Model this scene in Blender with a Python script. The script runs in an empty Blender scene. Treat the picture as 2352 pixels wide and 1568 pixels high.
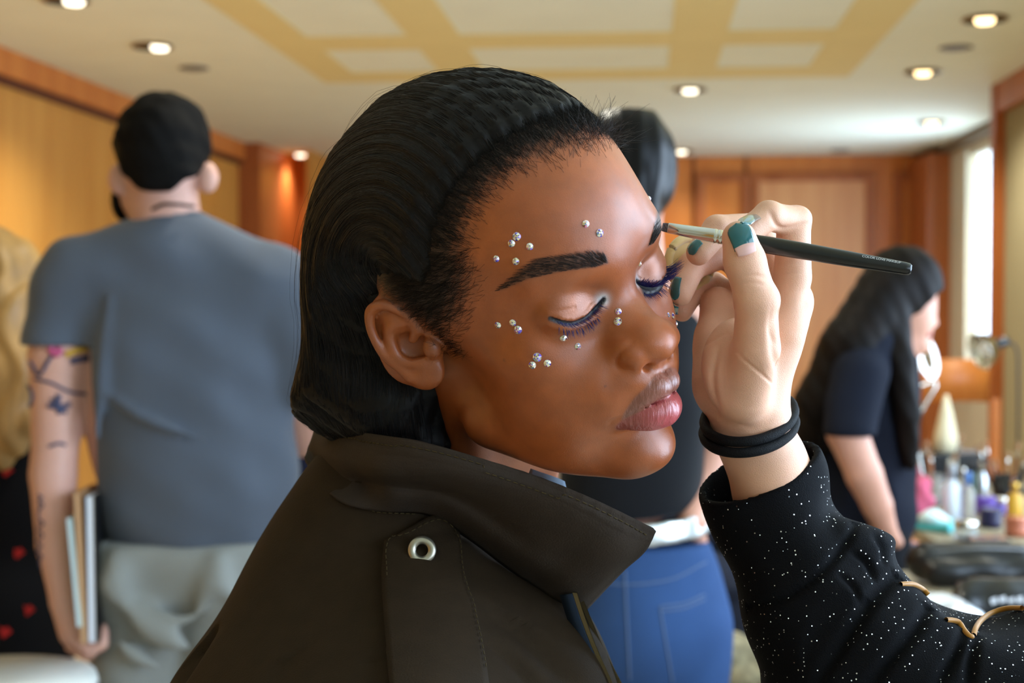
import bpy, bmesh, math, random
import numpy as np
from mathutils import Vector, Matrix
from mathutils.bvhtree import BVHTree
random.seed(7); RNG = np.random.default_rng(7)

# ---------------------------------------------------------------- camera
W_PX, H_PX, F_PX = 2352, 1568, 3500.0
PITCH = math.atan(94/3500.0)
CAM = np.array([0.0, 0.0, 1.38])
CR = np.array([1.0, 0, 0]); CD = np.array([0, math.cos(PITCH), -math.sin(PITCH)]); CU = np.array([0, math.sin(PITCH), math.cos(PITCH)])
scene = bpy.context.scene
col = scene.collection
cam_data = bpy.data.cameras.new('camera'); cam = bpy.data.objects.new('camera', cam_data); col.objects.link(cam)
cam.location = CAM.tolist(); cam.rotation_euler = (math.pi/2-PITCH, 0, 0)
cam_data.sensor_width = 36; cam_data.lens = 36*F_PX/W_PX; cam_data.clip_start = 0.02; cam_data.clip_end = 100
cam_data.dof.use_dof = True; cam_data.dof.focus_distance = 0.83; cam_data.dof.aperture_fstop = 9.0
scene.camera = cam
# ---------------------------------------------------------------- light and exposure
RA = math.atan(300/3500.0); RC, RS_ = math.cos(RA), math.sin(RA)
def rw(u, v, z): return np.array([u*RC+v*RS_, -u*RS_+v*RC, z])        # room frame (u right, v deep) -> world
world = bpy.data.worlds.new('world'); scene.world = world; world.use_nodes = True
world.node_tree.nodes['Background'].inputs[0].default_value = (.75, .87, 1, 1); world.node_tree.nodes['Background'].inputs[1].default_value = .25
vs = scene.view_settings; vs.view_transform = 'Standard'; vs.look = 'None'; vs.gamma = 1; vs.use_curve_mapping = False; vs.exposure = 0.4
WINDOWS = [(-3.4, -2.0), (-1.5, -.1), (.4, 2.1), (3.0, 4.6)]      # bays of the right-hand wall (v from, to)
def daylight(u, v0, v1, z0, z1, power):
    l = bpy.data.lights.new('daylight', 'AREA'); l.shape = 'RECTANGLE'; l.size = v1-v0; l.size_y = z1-z0; l.energy = power; l.color = (.53, .73, 1)
    o = bpy.data.objects.new('daylight', l); col.objects.link(o); c = rw(u, (v0+v1)/2, (z0+z1)/2); o.location = c.tolist()
    o.rotation_euler = Vector((-RC, RS_, 0)).to_track_quat('-Z', 'Z').to_euler(); l.spread = math.radians(170)
for (a_, b_), p_ in zip(WINDOWS, (9, 15, 66, 42)): daylight(2.0, a_, b_, .8, 2.42, p_)
daylight(2.33, 10.45, 11.45, .75, 2.4, 25)
# ---------------------------------------------------------------- helpers
def unproj(x, y, d):
    """photo pixel + distance along the view axis -> world point"""
    x = np.asarray(x, float); y = np.asarray(y, float); d = np.asarray(d, float)
    return CAM + d[..., None]*(CD + ((x-W_PX/2)/F_PX)[..., None]*CR - ((y-H_PX/2)/F_PX)[..., None]*CU)
def up(x, y, d): return unproj(x, y, d)
def proj(P):
    v = np.asarray(P, float)-CAM; z = v@CD
    return np.stack([W_PX/2+F_PX*(v@CR)/z, H_PX/2-F_PX*(v@CU)/z], -1)
def link(o, parent=None):
    col.objects.link(o)
    if parent is not None: o.parent = parent
    return o
def tag(o, label=None, cat=None, group=None, kind=None):
    if label: o['label'] = label
    if cat: o['category'] = cat
    if group: o['group'] = group
    if kind: o['kind'] = kind
    return o
def mesh_np(name, V, faces, mat=None, parent=None, smooth=True):
    """V (n,3) array, faces (m,k) int array (or list of tuples)"""
    me = bpy.data.meshes.new(name)
    if isinstance(faces, np.ndarray):
        V = np.ascontiguousarray(V, np.float32); m, k = faces.shape
        me.vertices.add(len(V)); me.vertices.foreach_set('co', V.ravel())
        me.loops.add(m*k); me.loops.foreach_set('vertex_index', np.ascontiguousarray(faces, np.int32).ravel())
        me.polygons.add(m); me.polygons.foreach_set('loop_start', np.arange(0, m*k, k, dtype=np.int32))
        me.update(calc_edges=True)
    else:
        me.from_pydata([tuple(map(float, v)) for v in V], [], faces); me.update()
    me.polygons.foreach_set('use_smooth', np.full(len(me.polygons), bool(smooth)))
    if mat is not None: me.materials.append(mat)
    o = bpy.data.objects.new(name, me); link(o, parent)
    return o
def empty(name, loc=(0, 0, 0), parent=None):
    o = bpy.data.objects.new(name, None); o.location = tuple(map(float, loc)); o.empty_display_size = .05
    return link(o, parent)
def keep(o, parent):
    """parent without moving (parents here carry a translation only)"""
    o.parent = parent; o.matrix_parent_inverse = Matrix.Translation(-parent.location); return o
def vcol(o, name, C):
    me = o.data; a = me.color_attributes.new(name, 'FLOAT_COLOR', 'POINT')
    C = np.asarray(C, np.float32)
    if C.ndim == 1: C = np.stack([C, C, C], -1)
    a.data.foreach_set('color', np.concatenate([C, np.ones((len(C), 1), np.float32)], 1).ravel())
def srgb(r, g, b):
    f = lambda c: (c/255/12.92 if c/255 <= .04045 else ((c/255+.055)/1.055)**2.4)
    return (f(r), f(g), f(b))
def pwl(x, xs, ys): return np.interp(x, xs, ys)
def sstep(a, b, x):
    t = np.clip((x-a)/(b-a), 0, 1); return t*t*(3-2*t)
def spline(P, n):
    """Catmull-Rom through rows of P, n samples"""
    P = np.asarray(P, float); m = len(P)
    t = np.linspace(0, m-1, n); i = np.clip(t.astype(int), 0, m-2); u = (t-i)[:, None]
    E = np.vstack([2*P[0]-P[1], P, 2*P[-1]-P[-2]])
    a, b, c, d = E[i], E[i+1], E[i+2], E[i+3]
    return .5*((2*b)+(-a+c)*u+(2*a-5*b+4*c-d)*u**2+(-a+3*b-3*c+d)*u**3)

# ---------------------------------------------------------------- signed distance fields
def ell(c, r, R=None):
    c = np.array(c, np.float32); r = np.array(r, np.float32)
    def f(x, y, z):
        a, b, d = x-c[0], y-c[1], z-c[2]
        if R is not None:
            a, b, d = (R[0][0]*a+R[0][1]*b+R[0][2]*d, R[1][0]*a+R[1][1]*b+R[1][2]*d, R[2][0]*a+R[2][1]*b+R[2][2]*d)
        k0 = np.sqrt((a/r[0])**2+(b/r[1])**2+(d/r[2])**2); k1 = np.sqrt((a/r[0]**2)**2+(b/r[1]**2)**2+(d/r[2]**2)**2)
        return k0*(k0-1)/np.maximum(k1, 1e-9)
    m = max(r) if R is not None else None
    rr = np.array([m]*3) if R is not None else r
    f.bb = (c-rr, c+rr); return f
def cone(a, b, r1, r2):
    a = np.array(a, np.float32); b = np.array(b, np.float32); ba = b-a; l2 = float(ba@ba); rr = r1-r2; a2 = l2-rr*rr
    def f(x, y, z):
        px, py, pz = x-a[0], y-a[1], z-a[2]
        if a2 <= 1e-12:
            return np.sqrt(px*px+py*py+pz*pz)-max(r1, r2)
        yy = px*ba[0]+py*ba[1]+pz*ba[2]; zz = yy-l2
        il2 = 1/l2
        qx, qy, qz = px*l2-ba[0]*yy, py*l2-ba[1]*yy, pz*l2-ba[2]*yy
        x2 = qx*qx+qy*qy+qz*qz
        y2 = yy*yy*l2; z2 = zz*zz*l2
        k = np.sign(rr)*rr*rr*x2
        d3 = (np.sqrt(x2*a2*il2)+yy*rr)*il2-r1
        dA = np.sqrt(x2+z2)*il2-r2; dB = np.sqrt(x2+y2)*il2-r1
        return np.where(np.sign(zz)*a2*z2 > k, dA, np.where(np.sign(yy)*a2*y2 < k, dB, d3))
    f.bb = (np.minimum(a-r1, b-r2), np.maximum(a+r1, b+r2)); return f
def chain(P, r, k=0.0):
    P = [np.array(p, np.float32) for p in P]
    if np.isscalar(r): r = [r]*len(P)
    fs = [cone(P[i], P[i+1], r[i], r[i+1]) for i in range(len(P)-1)]
    def f(x, y, z):
        d = fs[0](x, y, z)
        for g in fs[1:]:
            d = smin(d, g(x, y, z), k) if k else np.minimum(d, g(x, y, z))
        return d
    f.bb = (np.min([g.bb[0] for g in fs], 0), np.max([g.bb[1] for g in fs], 0)); return f
def curve(P, r, n=24):
    P = spline(P, n); r = np.interp(np.linspace(0, 1, n), np.linspace(0, 1, len(r)), r)
    return chain(P, list(r))
def symcurve(P, r, n=31):
    P = [tuple(p) for p in P]; Q = P+[(x, -y, z) for x, y, z in P[::-1] if abs(y) > 1e-6]
    R = list(r)+[q for q, p in list(zip(r, P))[::-1] if abs(p[1]) > 1e-6]
    return curve(Q, R, n)
def smin(a, b, k):
    if k <= 0: return np.minimum(a, b)
    k = k*1.35
    h = np.maximum(k-np.abs(a-b), 0)/k
    return np.minimum(a, b)-h*h*h*k*(1/6.0)
class Field:
    def __init__(s, lo, hi, h):
        s.h = h; s.lo = np.array(lo, float); n = np.ceil((np.array(hi)-s.lo)/h).astype(int)+1
        s.n = n; s.F = np.full(tuple(n), 50*h+1e3*h, np.float32)
        s.ax = [(s.lo[i]+h*np.arange(n[i])).astype(np.float32) for i in range(3)]
    def blk(s, bb, m):
        sl = []
        for i in range(3):
            a = int(max(0, math.floor((bb[0][i]-m-s.lo[i])/s.h))); b = int(min(s.n[i], math.ceil((bb[1][i]+m-s.lo[i])/s.h)+1))
            if b <= a: return None, None
            sl.append(slice(a, b))
        X = s.ax[0][sl[0]][:, None, None]; Y = s.ax[1][sl[1]][None, :, None]; Z = s.ax[2][sl[2]][None, None, :]
        return tuple(sl), (X, Y, Z)
    def add(s, f, k=0.0, bb=None):
        sl, c = s.blk(bb or f.bb, 1.9*k+4*s.h)
        if sl is None: return s
        s.F[sl] = smin(s.F[sl], f(*c).astype(np.float32), k); return s
    def sub(s, f, k=0.0, bb=None):
        sl, c = s.blk(bb or f.bb, 1.9*k+4*s.h)
        if sl is None: return s
        s.F[sl] = -smin(-s.F[sl], f(*c).astype(np.float32), k); return s
    def inter(s, f, k=0.0):
        c = (s.ax[0][:, None, None], s.ax[1][None, :, None], s.ax[2][None, None, :])
        s.F = -smin(-s.F, -f(*c).astype(np.float32), k); return s
    def snap(s, y, z, dx=0.0):
        j = int(round((y-s.lo[1])/s.h)); k = int(round((z-s.lo[2])/s.h)); c = s.F[:, j, k]; i = np.nonzero(c < 0)[0][-1]
        return (float(s.ax[0][i]+s.h*c[i]/(c[i]-c[i+1]))+dx, y, z)
    def mirror_y(s):
        """grid ends at y=0: mirror to +y"""
        s.F = np.concatenate([s.F, s.F[:, -2::-1, :]], 1); ny = s.F.shape[1]
        s.ax[1] = (s.lo[1]+s.h*np.arange(ny)).astype(np.float32); s.n = np.array(s.F.shape); return s
    def mesh(s, smooth=4):
        F = s.F; n = s.n
        ins = F < 0
        cnt = np.zeros(tuple(n-1), np.uint8)
        for dx in (0, 1):
            for dy in (0, 1):
                for dz in (0, 1):
                    cnt += ins[dx:n[0]-1+dx, dy:n[1]-1+dy, dz:n[2]-1+dz]
        act = (cnt > 0) & (cnt < 8)
        I, J, K = np.nonzero(act); N = len(I)
        cid = np.full(tuple(n-1), -1, np.int32); cid[I, J, K] = np.arange(N)
        cor = {}
        for dx in (0, 1):
            for dy in (0, 1):
                for dz in (0, 1):
                    cor[dx, dy, dz] = F[I+dx, J+dy, K+dz]
        acc = np.zeros((N, 3)); w = np.zeros(N)
        for a in cor:
            for ax in range(3):
                if a[ax] == 0:
                    b = list(a); b[ax] = 1; va, vb = cor[a], cor[tuple(b)]
                    m = (va < 0) != (vb < 0)
                    t = np.where(m, va/np.where(va-vb == 0, 1, va-vb), 0)
                    p = np.zeros((N, 3)); p[:] = a; p[:, ax] = t
                    acc += p*m[:, None]; w += m
        V = s.lo+s.h*(np.stack([I, J, K], 1)+acc/np.maximum(w, 1)[:, None])
        quads = []
        for ax in range(3):
            o1, o2 = (ax+1) % 3, (ax+2) % 3
            sl0 = [slice(1, n[i]-1) for i in range(3)]; sl1 = list(sl0)
            sl0[ax] = slice(0, n[ax]-1); sl1[ax] = slice(1, n[ax])
            A = ins[tuple(sl0)]; B = ins[tuple(sl1)]
            g = np.nonzero(A != B)
            if len(g[0]) == 0: continue
            base = [g[i]+(0 if i == ax else 1) for i in range(3)]
            fl = A[g]
            def c(d1, d2):
                q = list(base); q[o1] = q[o1]-d1; q[o2] = q[o2]-d2
                return cid[q[0], q[1], q[2]]
            q = np.stack([c(1, 1), c(0, 1), c(0, 0), c(1, 0)], 1)
            q[~fl] = q[~fl][:, ::-1]
            quads.append(q)
        Q = np.concatenate(quads); Q = Q[(Q >= 0).all(1)]
        V = taubin(V, Q, smooth)
        return V, Q
def taubin(V, Q, it, lam=.5, mu=-.52):
    if it <= 0: return V
    e = np.concatenate([Q[:, [0, 1]], Q[:, [1, 2]], Q[:, [2, 3]], Q[:, [3, 0]]]); e = np.concatenate([e, e[:, ::-1]])
    n = len(V); deg = np.maximum(np.bincount(e[:, 0], minlength=n), 1)
    for i in range(2*it):
        A = np.stack([np.bincount(e[:, 0], V[e[:, 1], j], n) for j in range(3)], 1)/deg[:, None]
        V = V+(lam if i % 2 == 0 else mu)*(A-V)
    return V
def biggest(V, Q, keepn=1):
    """keep the largest connected piece"""
    e = np.concatenate([Q[:, [0, 1]], Q[:, [1, 2]], Q[:, [2, 3]]]); lab = np.arange(len(V))
    while True:
        m = np.minimum(lab[e[:, 0]], lab[e[:, 1]]); n = lab.copy()
        np.minimum.at(n, e[:, 0], m); np.minimum.at(n, e[:, 1], m); n = n[n]; n = n[n]
        if (n == lab).all(): break
        lab = n
    u, c = np.unique(lab, return_counts=True); k = np.isin(lab, u[np.argsort(-c)[:keepn]])
    idx = np.cumsum(k)-1; Q = Q[k[Q[:, 0]]]
    return V[k], idx[Q]
def relax(V, Q, wgt, it):
    e = np.concatenate([Q[:, [0, 1]], Q[:, [1, 2]], Q[:, [2, 3]], Q[:, [3, 0]]]); e = np.concatenate([e, e[:, ::-1]])
    n = len(V); deg = np.maximum(np.bincount(e[:, 0], minlength=n), 1)
    for i in range(it):
        A = np.stack([np.bincount(e[:, 0], V[e[:, 1], j], n) for j in range(3)], 1)/deg[:, None]
        V = V+.7*wgt[:, None]*(A-V)
    return V
def rbf_warp(P, D, X, s, ridge=1e-3):
    """smooth displacement field through (P -> D) evaluated at X; kernel width s"""
    def ker(r): return np.exp(-(r/s)**2)*.5+.5*np.exp(-(r/(2.2*s))**2)
    K = ker(np.linalg.norm(P[:, None]-P[None], axis=-1))
    Wt = np.linalg.solve(K+ridge*np.eye(len(P)), D)
    out = np.zeros_like(X)
    for a in range(0, len(X), 50000):
        out[a:a+50000] = ker(np.linalg.norm(X[a:a+50000, None]-P[None], axis=-1))@Wt
    return out
def vnormals(V, Q):
    n_ = np.cross(V[Q[:, 2]]-V[Q[:, 0]], V[Q[:, 3]]-V[Q[:, 1]]); N_ = np.zeros_like(V)
    for k in range(4):
        for j in range(3): N_[:, j] += np.bincount(Q[:, k], n_[:, j], len(V))
    return N_/(np.linalg.norm(N_, axis=1, keepdims=True)+1e-12)
def grooves(V, Q, toW, G):
    """press creases into the side of V facing the viewer: (pixel polyline, width px, depth)"""
    Wp = toW(V); PX = proj(Wp); Nn = vnormals(V, Q); face = ((CAM-Wp)*Nn).sum(1) > 0; dz = np.zeros(len(V))
    zb = (Wp-CAM)@CD
    for P, w, dpt in G:
        C = spline(P, 40); m = face & (PX[:, 0] > C[:, 0].min()-4*w) & (PX[:, 0] < C[:, 0].max()+4*w) & (PX[:, 1] > C[:, 1].min()-4*w) & (PX[:, 1] < C[:, 1].max()+4*w)
        i = np.nonzero(m)[0]
        if len(i) == 0: continue
        D = np.linalg.norm(PX[i][:, None]-C[None], axis=2); d = D.min(1); t = D.argmin(1)/39.0
        zmin = np.min(zb[i][d < 2*w]) if (d < 2*w).any() else 0
        dz[i] -= dpt*np.exp(-(d/w)**2)*np.sin(np.pi*np.clip(t*.9+.05, 0, 1))**.5*(zb[i] < zmin+.03)
    return V+Nn*dz[:, None]
def tubes(paths, radii, sides=3, closed=False):
    """paths (n,m,3), radii (n,m) -> V,Q of n tubes, vectorised"""
    P = np.asarray(paths, float); n, m, _ = P.shape
    T = np.gradient(P, axis=1); T /= np.linalg.norm(T, axis=2, keepdims=True)+1e-12
    ref = np.where(np.abs(T[..., 2:3]) < .8, np.array([0, 0, 1.]), np.array([1., 0, 0]))
    A = np.cross(T, ref); A /= np.linalg.norm(A, axis=2, keepdims=True)+1e-12; B = np.cross(T, A)
    ang = 2*np.pi*np.arange(sides)/sides
    R = np.asarray(radii, float)
    V = P[:, :, None, :]+R[:, :, None, None]*(np.cos(ang)[None, None, :, None]*A[:, :, None, :]+np.sin(ang)[None, None, :, None]*B[:, :, None, :])
    idx = np.arange(n*m*sides).reshape(n, m, sides); nx = np.roll(idx, -1, 2)
    Q = np.stack([idx[:, :-1], idx[:, 1:], nx[:, 1:], nx[:, :-1]], -1).reshape(-1, 4)
    return V.reshape(-1, 3), Q
def bvh_of(V, Q): return BVHTree.FromPolygons([tuple(v) for v in V.tolist()], Q.tolist())
def ray_px(bvh, x, y, maxd=30):
    d = CD+((x-W_PX/2)/F_PX)*CR-((y-H_PX/2)/F_PX)*CU; d = d/np.linalg.norm(d)
    loc, nor, i, dist = bvh.ray_cast(Vector(CAM), Vector(d), maxd)
    if loc is None: return None, None
    nor = np.array(nor)
    if nor@d > 0: nor = -nor
    return np.array(loc), nor
# ---------------------------------------------------------------- materials
MATS = {}
def N(nt, t, **kw):
    n = nt.nodes.new(t)
    for k, v in kw.items(): setattr(n, k, v)
    return n
def mat(name, c=(.5, .5, .5), rough=.5, metal=0.0, spec=.5, noise=0.0, nscale=20.0, bump=0.0, bscale=100.0, sheen=0.0, emit=None, estr=0.0, sss=0.0, trans=0.0, alpha=1.0, vc=None, coat=0.0, ior=1.45, stretch=None):
    """Principled material; noise varies the base colour, bump adds fine relief"""
    if name in MATS: return MATS[name]
    m = bpy.data.materials.new(name); m.use_nodes = True; nt = m.node_tree; b = nt.nodes['Principled BSDF']
    b.inputs['Base Color'].default_value = (*c, 1); b.inputs['Roughness'].default_value = rough; b.inputs['Metallic'].default_value = metal
    b.inputs['Specular IOR Level'].default_value = spec; b.inputs['IOR'].default_value = ior
    if sheen: b.inputs['Sheen Weight'].default_value = sheen; b.inputs['Sheen Roughness'].default_value = .5
    if coat: b.inputs['Coat Weight'].default_value = coat; b.inputs['Coat Roughness'].default_value = .06
    if trans: b.inputs['Transmission Weight'].default_value = trans
    if alpha < 1: b.inputs['Alpha'].default_value = alpha
    if sss:
        b.inputs['Subsurface Weight'].default_value = sss; b.inputs['Subsurface Radius'].default_value = (1, .35, .15); b.inputs['Subsurface Scale'].default_value = .004
    if emit is not None:
        b.inputs['Emission Color'].default_value = (*emit, 1); b.inputs['Emission Strength'].default_value = estr
    co = None
    if noise or bump or stretch:
        tc = N(nt, 'ShaderNodeTexCoord'); mp = N(nt, 'ShaderNodeMapping'); nt.links.new(tc.outputs['Object'], mp.inputs[0])
        if stretch: mp.inputs['Scale'].default_value = stretch
        co = mp.outputs[0]
    src = None
    if vc:
        a = N(nt, 'ShaderNodeVertexColor', layer_name=vc); src = a.outputs['Color']
    if noise:
        nz = N(nt, 'ShaderNodeTexNoise'); nz.inputs['Scale'].default_value = nscale; nz.inputs['Detail'].default_value = 6; nt.links.new(co, nz.inputs['Vector'])
        mr = N(nt, 'ShaderNodeMapRange'); mr.inputs['From Min'].default_value = .25; mr.inputs['From Max'].default_value = .75
        mr.inputs['To Min'].default_value = 1-noise; mr.inputs['To Max'].default_value = 1+noise; nt.links.new(nz.outputs['Fac'], mr.inputs[0])
        mx = N(nt, 'ShaderNodeMix', data_type='RGBA', blend_type='MULTIPLY'); mx.inputs['Factor'].default_value = 1
        if src: nt.links.new(src, mx.inputs['A'])
        else: mx.inputs['A'].default_value = (*c, 1)
        nt.links.new(mr.outputs[0], mx.inputs['B']); src = mx.outputs['Result']
    if src: nt.links.new(src, b.inputs['Base Color'])
    if bump:
        nb = N(nt, 'ShaderNodeTexNoise'); nb.inputs['Scale'].default_value = bscale; nb.inputs['Detail'].default_value = 4; nt.links.new(co, nb.inputs['Vector'])
        bp = N(nt, 'ShaderNodeBump'); bp.inputs['Strength'].default_value = bump; bp.inputs['Distance'].default_value = .002
        nt.links.new(nb.outputs['Fac'], bp.inputs['Height']); nt.links.new(bp.outputs[0], b.inputs['Normal'])
    MATS[name] = m; return m
# ================================================================ the room
CEIL = 2.6
def quadbox(u0, u1, v0, v1, z0, z1):
    V = np.array([rw(u, v, z) for u in (u0, u1) for v in (v0, v1) for z in (z0, z1)])
    F = [(0, 1, 3, 2), (4, 6, 7, 5), (0, 4, 5, 1), (2, 3, 7, 6), (0, 2, 6, 4), (1, 5, 7, 3)]
    return V, F
def rbox(name, u0, u1, v0, v1, z0, z1, m, parent=None, kind=None, bev=0.0):
    V, F = quadbox(u0, u1, v0, v1, z0, z1); c = V.mean(0) if parent is None else None
    if parent is None:
        o = mesh_np(name, V-c, F, m, None, False); o.location = c.tolist()
    else:
        o = mesh_np(name, V, F, m, None, False); keep(o, parent)
    if kind: o['kind'] = kind
    if bev:
        md = o.modifiers.new('b', 'BEVEL'); md.width = bev; md.segments = 2
    return o
def wood(name, c1, c2, sc=(1.2, 1.2, .12), rough=.42):
    m = bpy.data.materials.new(name); m.use_nodes = True; nt = m.node_tree; b = nt.nodes['Principled BSDF']; L = nt.links.new
    tc = N(nt, 'ShaderNodeTexCoord'); mp = N(nt, 'ShaderNodeMapping'); mp.inputs['Scale'].default_value = sc; L(tc.outputs['Object'], mp.inputs[0])
    nz = N(nt, 'ShaderNodeTexNoise'); nz.inputs['Scale'].default_value = 6; nz.inputs['Detail'].default_value = 8; nz.inputs['Roughness'].default_value = .6; L(mp.outputs[0], nz.inputs['Vector'])
    cr = N(nt, 'ShaderNodeValToRGB'); cr.color_ramp.elements[0].position = .35; cr.color_ramp.elements[1].position = .68; cr.color_ramp.elements[0].color = (*c1, 1); cr.color_ramp.elements[1].color = (*c2, 1)
    L(nz.outputs['Fac'], cr.inputs[0]); L(cr.outputs[0], b.inputs['Base Color']); b.inputs['Roughness'].default_value = rough
    return m
WOOD_L = wood('honey_veneer', srgb(204, 142, 60), srgb(220, 162, 78))
WOOD_O = wood('orange_cherry_wood', srgb(200, 114, 44), srgb(218, 136, 60))
WOOD_R = wood('red_cherry_wood', srgb(158, 84, 34), srgb(180, 104, 52))
WOOD_P = wood('pink_cherry_panel', srgb(214, 148, 96), srgb(228, 168, 112))
DARKL = mat('dark_brown_line', srgb(92, 44, 20), .6)
PLAST = mat('white_plaster', srgb(226, 231, 216), .85, noise=.03, nscale=3)
STRIPM = mat('pale_yellow_plaster', srgb(224, 208, 150), .85, noise=.03, nscale=3)
FLOORM = wood('pale_bounce_floor', srgb(186, 172, 150), srgb(204, 190, 168), (1, .15, 1))  # orange-brown floor made pale so it bounces light up to the ceiling
BEIGE = mat('beige_fabric_panel', srgb(150, 140, 108), .85, noise=.05, nscale=40, bump=.2, bscale=400)
rbox('floor', -4.2, 3.0, -4.2, 13.4, -.1, 0, FLOORM, kind='structure')
ceil = rbox('ceiling', -4.2, 3.0, -4.2, 13.4, CEIL, CEIL+.12, PLAST, kind='structure')
wl = rbox('wall_left', -3.32, -3.12, -4.2, 11.6, 0, CEIL, WOOD_L, kind='structure')
rbox('cornice', -3.12, -3.07, -4.2, 11.6, CEIL-.13, CEIL, WOOD_O, wl); rbox('dark_line', -3.12, -3.095, -4.2, 11.6, CEIL-.17, CEIL-.13, DARKL, wl)  # cornice with a dark brown strip along its lower edge
wb = rbox('wall_back', -4.2, 3.0, 13.05, 13.25, 0, CEIL, WOOD_O, kind='structure')
rbox('wall_behind', -3.3, 3.0, -4.2, -4.0, 0, CEIL, PLAST, kind='structure')
# framed panels of the back wall
def panel(u0, u1, z0, z1, m):
    rbox('panel', u0, u1, 13.02, 13.05, z0, z1, m, wb)
    for a, b, c, d in ((u0-.07, u0, z0-.07, z1+.07), (u1, u1+.07, z0-.07, z1+.07), (u0, u1, z0-.07, z0), (u0, u1, z1, z1+.07)):
        rbox('moulding', a, b, 12.985, 13.05, c, d, WOOD_R, wb, bev=.012)
for k, (a, b) in enumerate(((-2.35, -1.45), (-1.05, .05), (.52, 1.25-.42), (.98, 1.86), (2.16, 2.29))):
    if b-a > .1: panel(a, b, .25, 2.38, WOOD_P if k in (1, 3) else WOOD_O)
panel(-.98+.02, .0, .25, 2.38, WOOD_P) if False else None
for u_ in (.42, .86): rbox('seam', u_, u_+.015, 13.03, 13.05, 0, CEIL, DARKL, wb)
# pillar and lit niche in the far left corner
pl = rbox('wall_pillar', -3.12, -2.95, 11.6, 13.05, 0, CEIL, WOOD_R, kind='structure')
rbox('wall_niche', -2.72, -2.68, 12.2, 13.05, 0, CEIL, WOOD_L, kind='structure')
# right-hand wall with its windows
wr = rbox('wall_right', 2.03, 2.2, 4.6, 8.85, 0, CEIL, BEIGE, kind='structure')
rbox('cornice', 1.98, 2.03, 4.6, 8.85, CEIL-.16, CEIL, WOOD_R, wr)
rbox('end_post', 1.97, 2.2, 8.8, 8.9, 0, CEIL, WOOD_R, wr)
SHADE = mat('sunlit_roller_shade', (.9, .95, 1), .9, emit=(.72, .88, 1), estr=2.6); GRID = mat('shade_batten', (.7, .8, .9), .9, emit=(.6, .8, 1), estr=1.6)
WHITEP = mat('cream_paint', srgb(206, 196, 172), .7)
prev = -4.2
for k, (a, b) in enumerate(WINDOWS):
    w = rbox('wall_right', 2.03, 2.2, prev, a, 0, CEIL, BEIGE, kind='structure')
    rbox('wall_right', 2.03, 2.2, a, b, 0, .78, BEIGE, kind='structure'); rbox('wall_right', 2.03, 2.2, a, b, 2.44, CEIL, BEIGE, kind='structure')
    win = rbox('window_%d' % (k+1), 2.10, 2.12, a, b, .78, 2.44, SHADE, kind='structure')
    for (c, d, e, f) in ((a, a+.05, .78, 2.44), (b-.05, b, .78, 2.44), (a, b, .78, .83), (a, b, 2.39, 2.44), ((a+b)/2-.02, (a+b)/2+.02, .8, 2.3)): rbox('window_frame', 2.06, 2.1, c, d, e, f, WOOD_R, win)
    prev = b
wf = rbox('wall_right_far', 2.4, 2.56, 8.85, 13.05, 0, .7, WHITEP, kind='structure')
rbox('wall_right_far', 2.4, 2.56, 8.85, 10.4, .7, CEIL, WHITEP, kind='structure'); rbox('wall_right_far', 2.4, 2.56, 11.5, 13.05, .7, CEIL, WHITEP, kind='structure'); rbox('wall_right_far', 2.4, 2.56, 10.4, 11.5, 2.44, CEIL, WHITEP, kind='structure')
win = rbox('window_5', 2.46, 2.48, 10.4, 11.5, .7, 2.44, SHADE, kind='structure')
for i in range(11): rbox('shade_batten', 2.44, 2.46, 10.4, 11.5, .8+i*.155, .815+i*.155, GRID, win)
for i in range(4): rbox('shade_batten', 2.44, 2.46, 10.6+i*.25, 10.615+i*.25, .7, 2.44, GRID, win)
for (c, d, e, f) in ((10.34, 10.42, .65, 2.5), (11.48, 11.56, .65, 2.5)): rbox('window_frame', 2.37, 2.42, c, d, e, f, WOOD_R if c < 11 else WHITEP, win)
rbox('trim_1', 2.34, 2.42, 8.85, 13.05, CEIL-.07, CEIL, mat('grey_rail', srgb(120, 108, 92), .7), kind='structure')
rbox('trim_2', 2.22, 2.4, 12.2, 13.05, 0, CEIL-.07, WOOD_R, kind='structure')
# ceiling: pale yellow bands between white panels
for k, (a, b) in enumerate(((-1.77, -1.55), (-1.08, -.84), (.13, .38), (.86, 1.11))): rbox('trim_%d' % (k+3), a, b, -2, 8.45, CEIL-.004, CEIL, STRIPM, kind='structure')
for k, (a, b) in enumerate(((8.08, 8.45), (6.98, 7.36), (4.6, 4.95), (3.5, 3.85))): rbox('trim_%d' % (k+7), -1.77, 1.11, a, b, CEIL-.0035, CEIL+.001, STRIPM, kind='structure')
# recessed ceiling lights
RIM = mat('brass_rim', srgb(150, 120, 70), .3, .8); CAN = mat('dark_can', srgb(30, 34, 34), .4, .3); BULB = mat('warm_bulb', (1, .8, .5), .3, emit=(1, .72, .36), estr=4); BULBW = mat('white_bulb', (1, .95, .85), .3, emit=(1, .9, .7), estr=3)
def disc(n, r, z0): return [(r*math.cos(2*math.pi*i/n), r*math.sin(2*math.pi*i/n), z0) for i in range(n)]
def lathe(name, prof, loc, m, parent=None, n=28, cap=True, rot=None, smooth=True):
    V = []; k = len(prof)
    for r, z in prof: V += disc(n, r, z)
    F = [(j*n+i, j*n+(i+1) % n, (j+1)*n+(i+1) % n, (j+1)*n+i) for j in range(k-1) for i in range(n)]
    if cap: F += [tuple(range(n))[::-1], tuple(range((k-1)*n, k*n))]
    V = np.array(V)
    if rot is not None: V = V@np.array(rot).T
    if parent is None:
        o = mesh_np(name, V, F, m, None, smooth); o.location = tuple(map(float, loc)); return o
    o = mesh_np(name, V+np.array(loc), F, m, None, smooth); return keep(o, parent)
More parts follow.
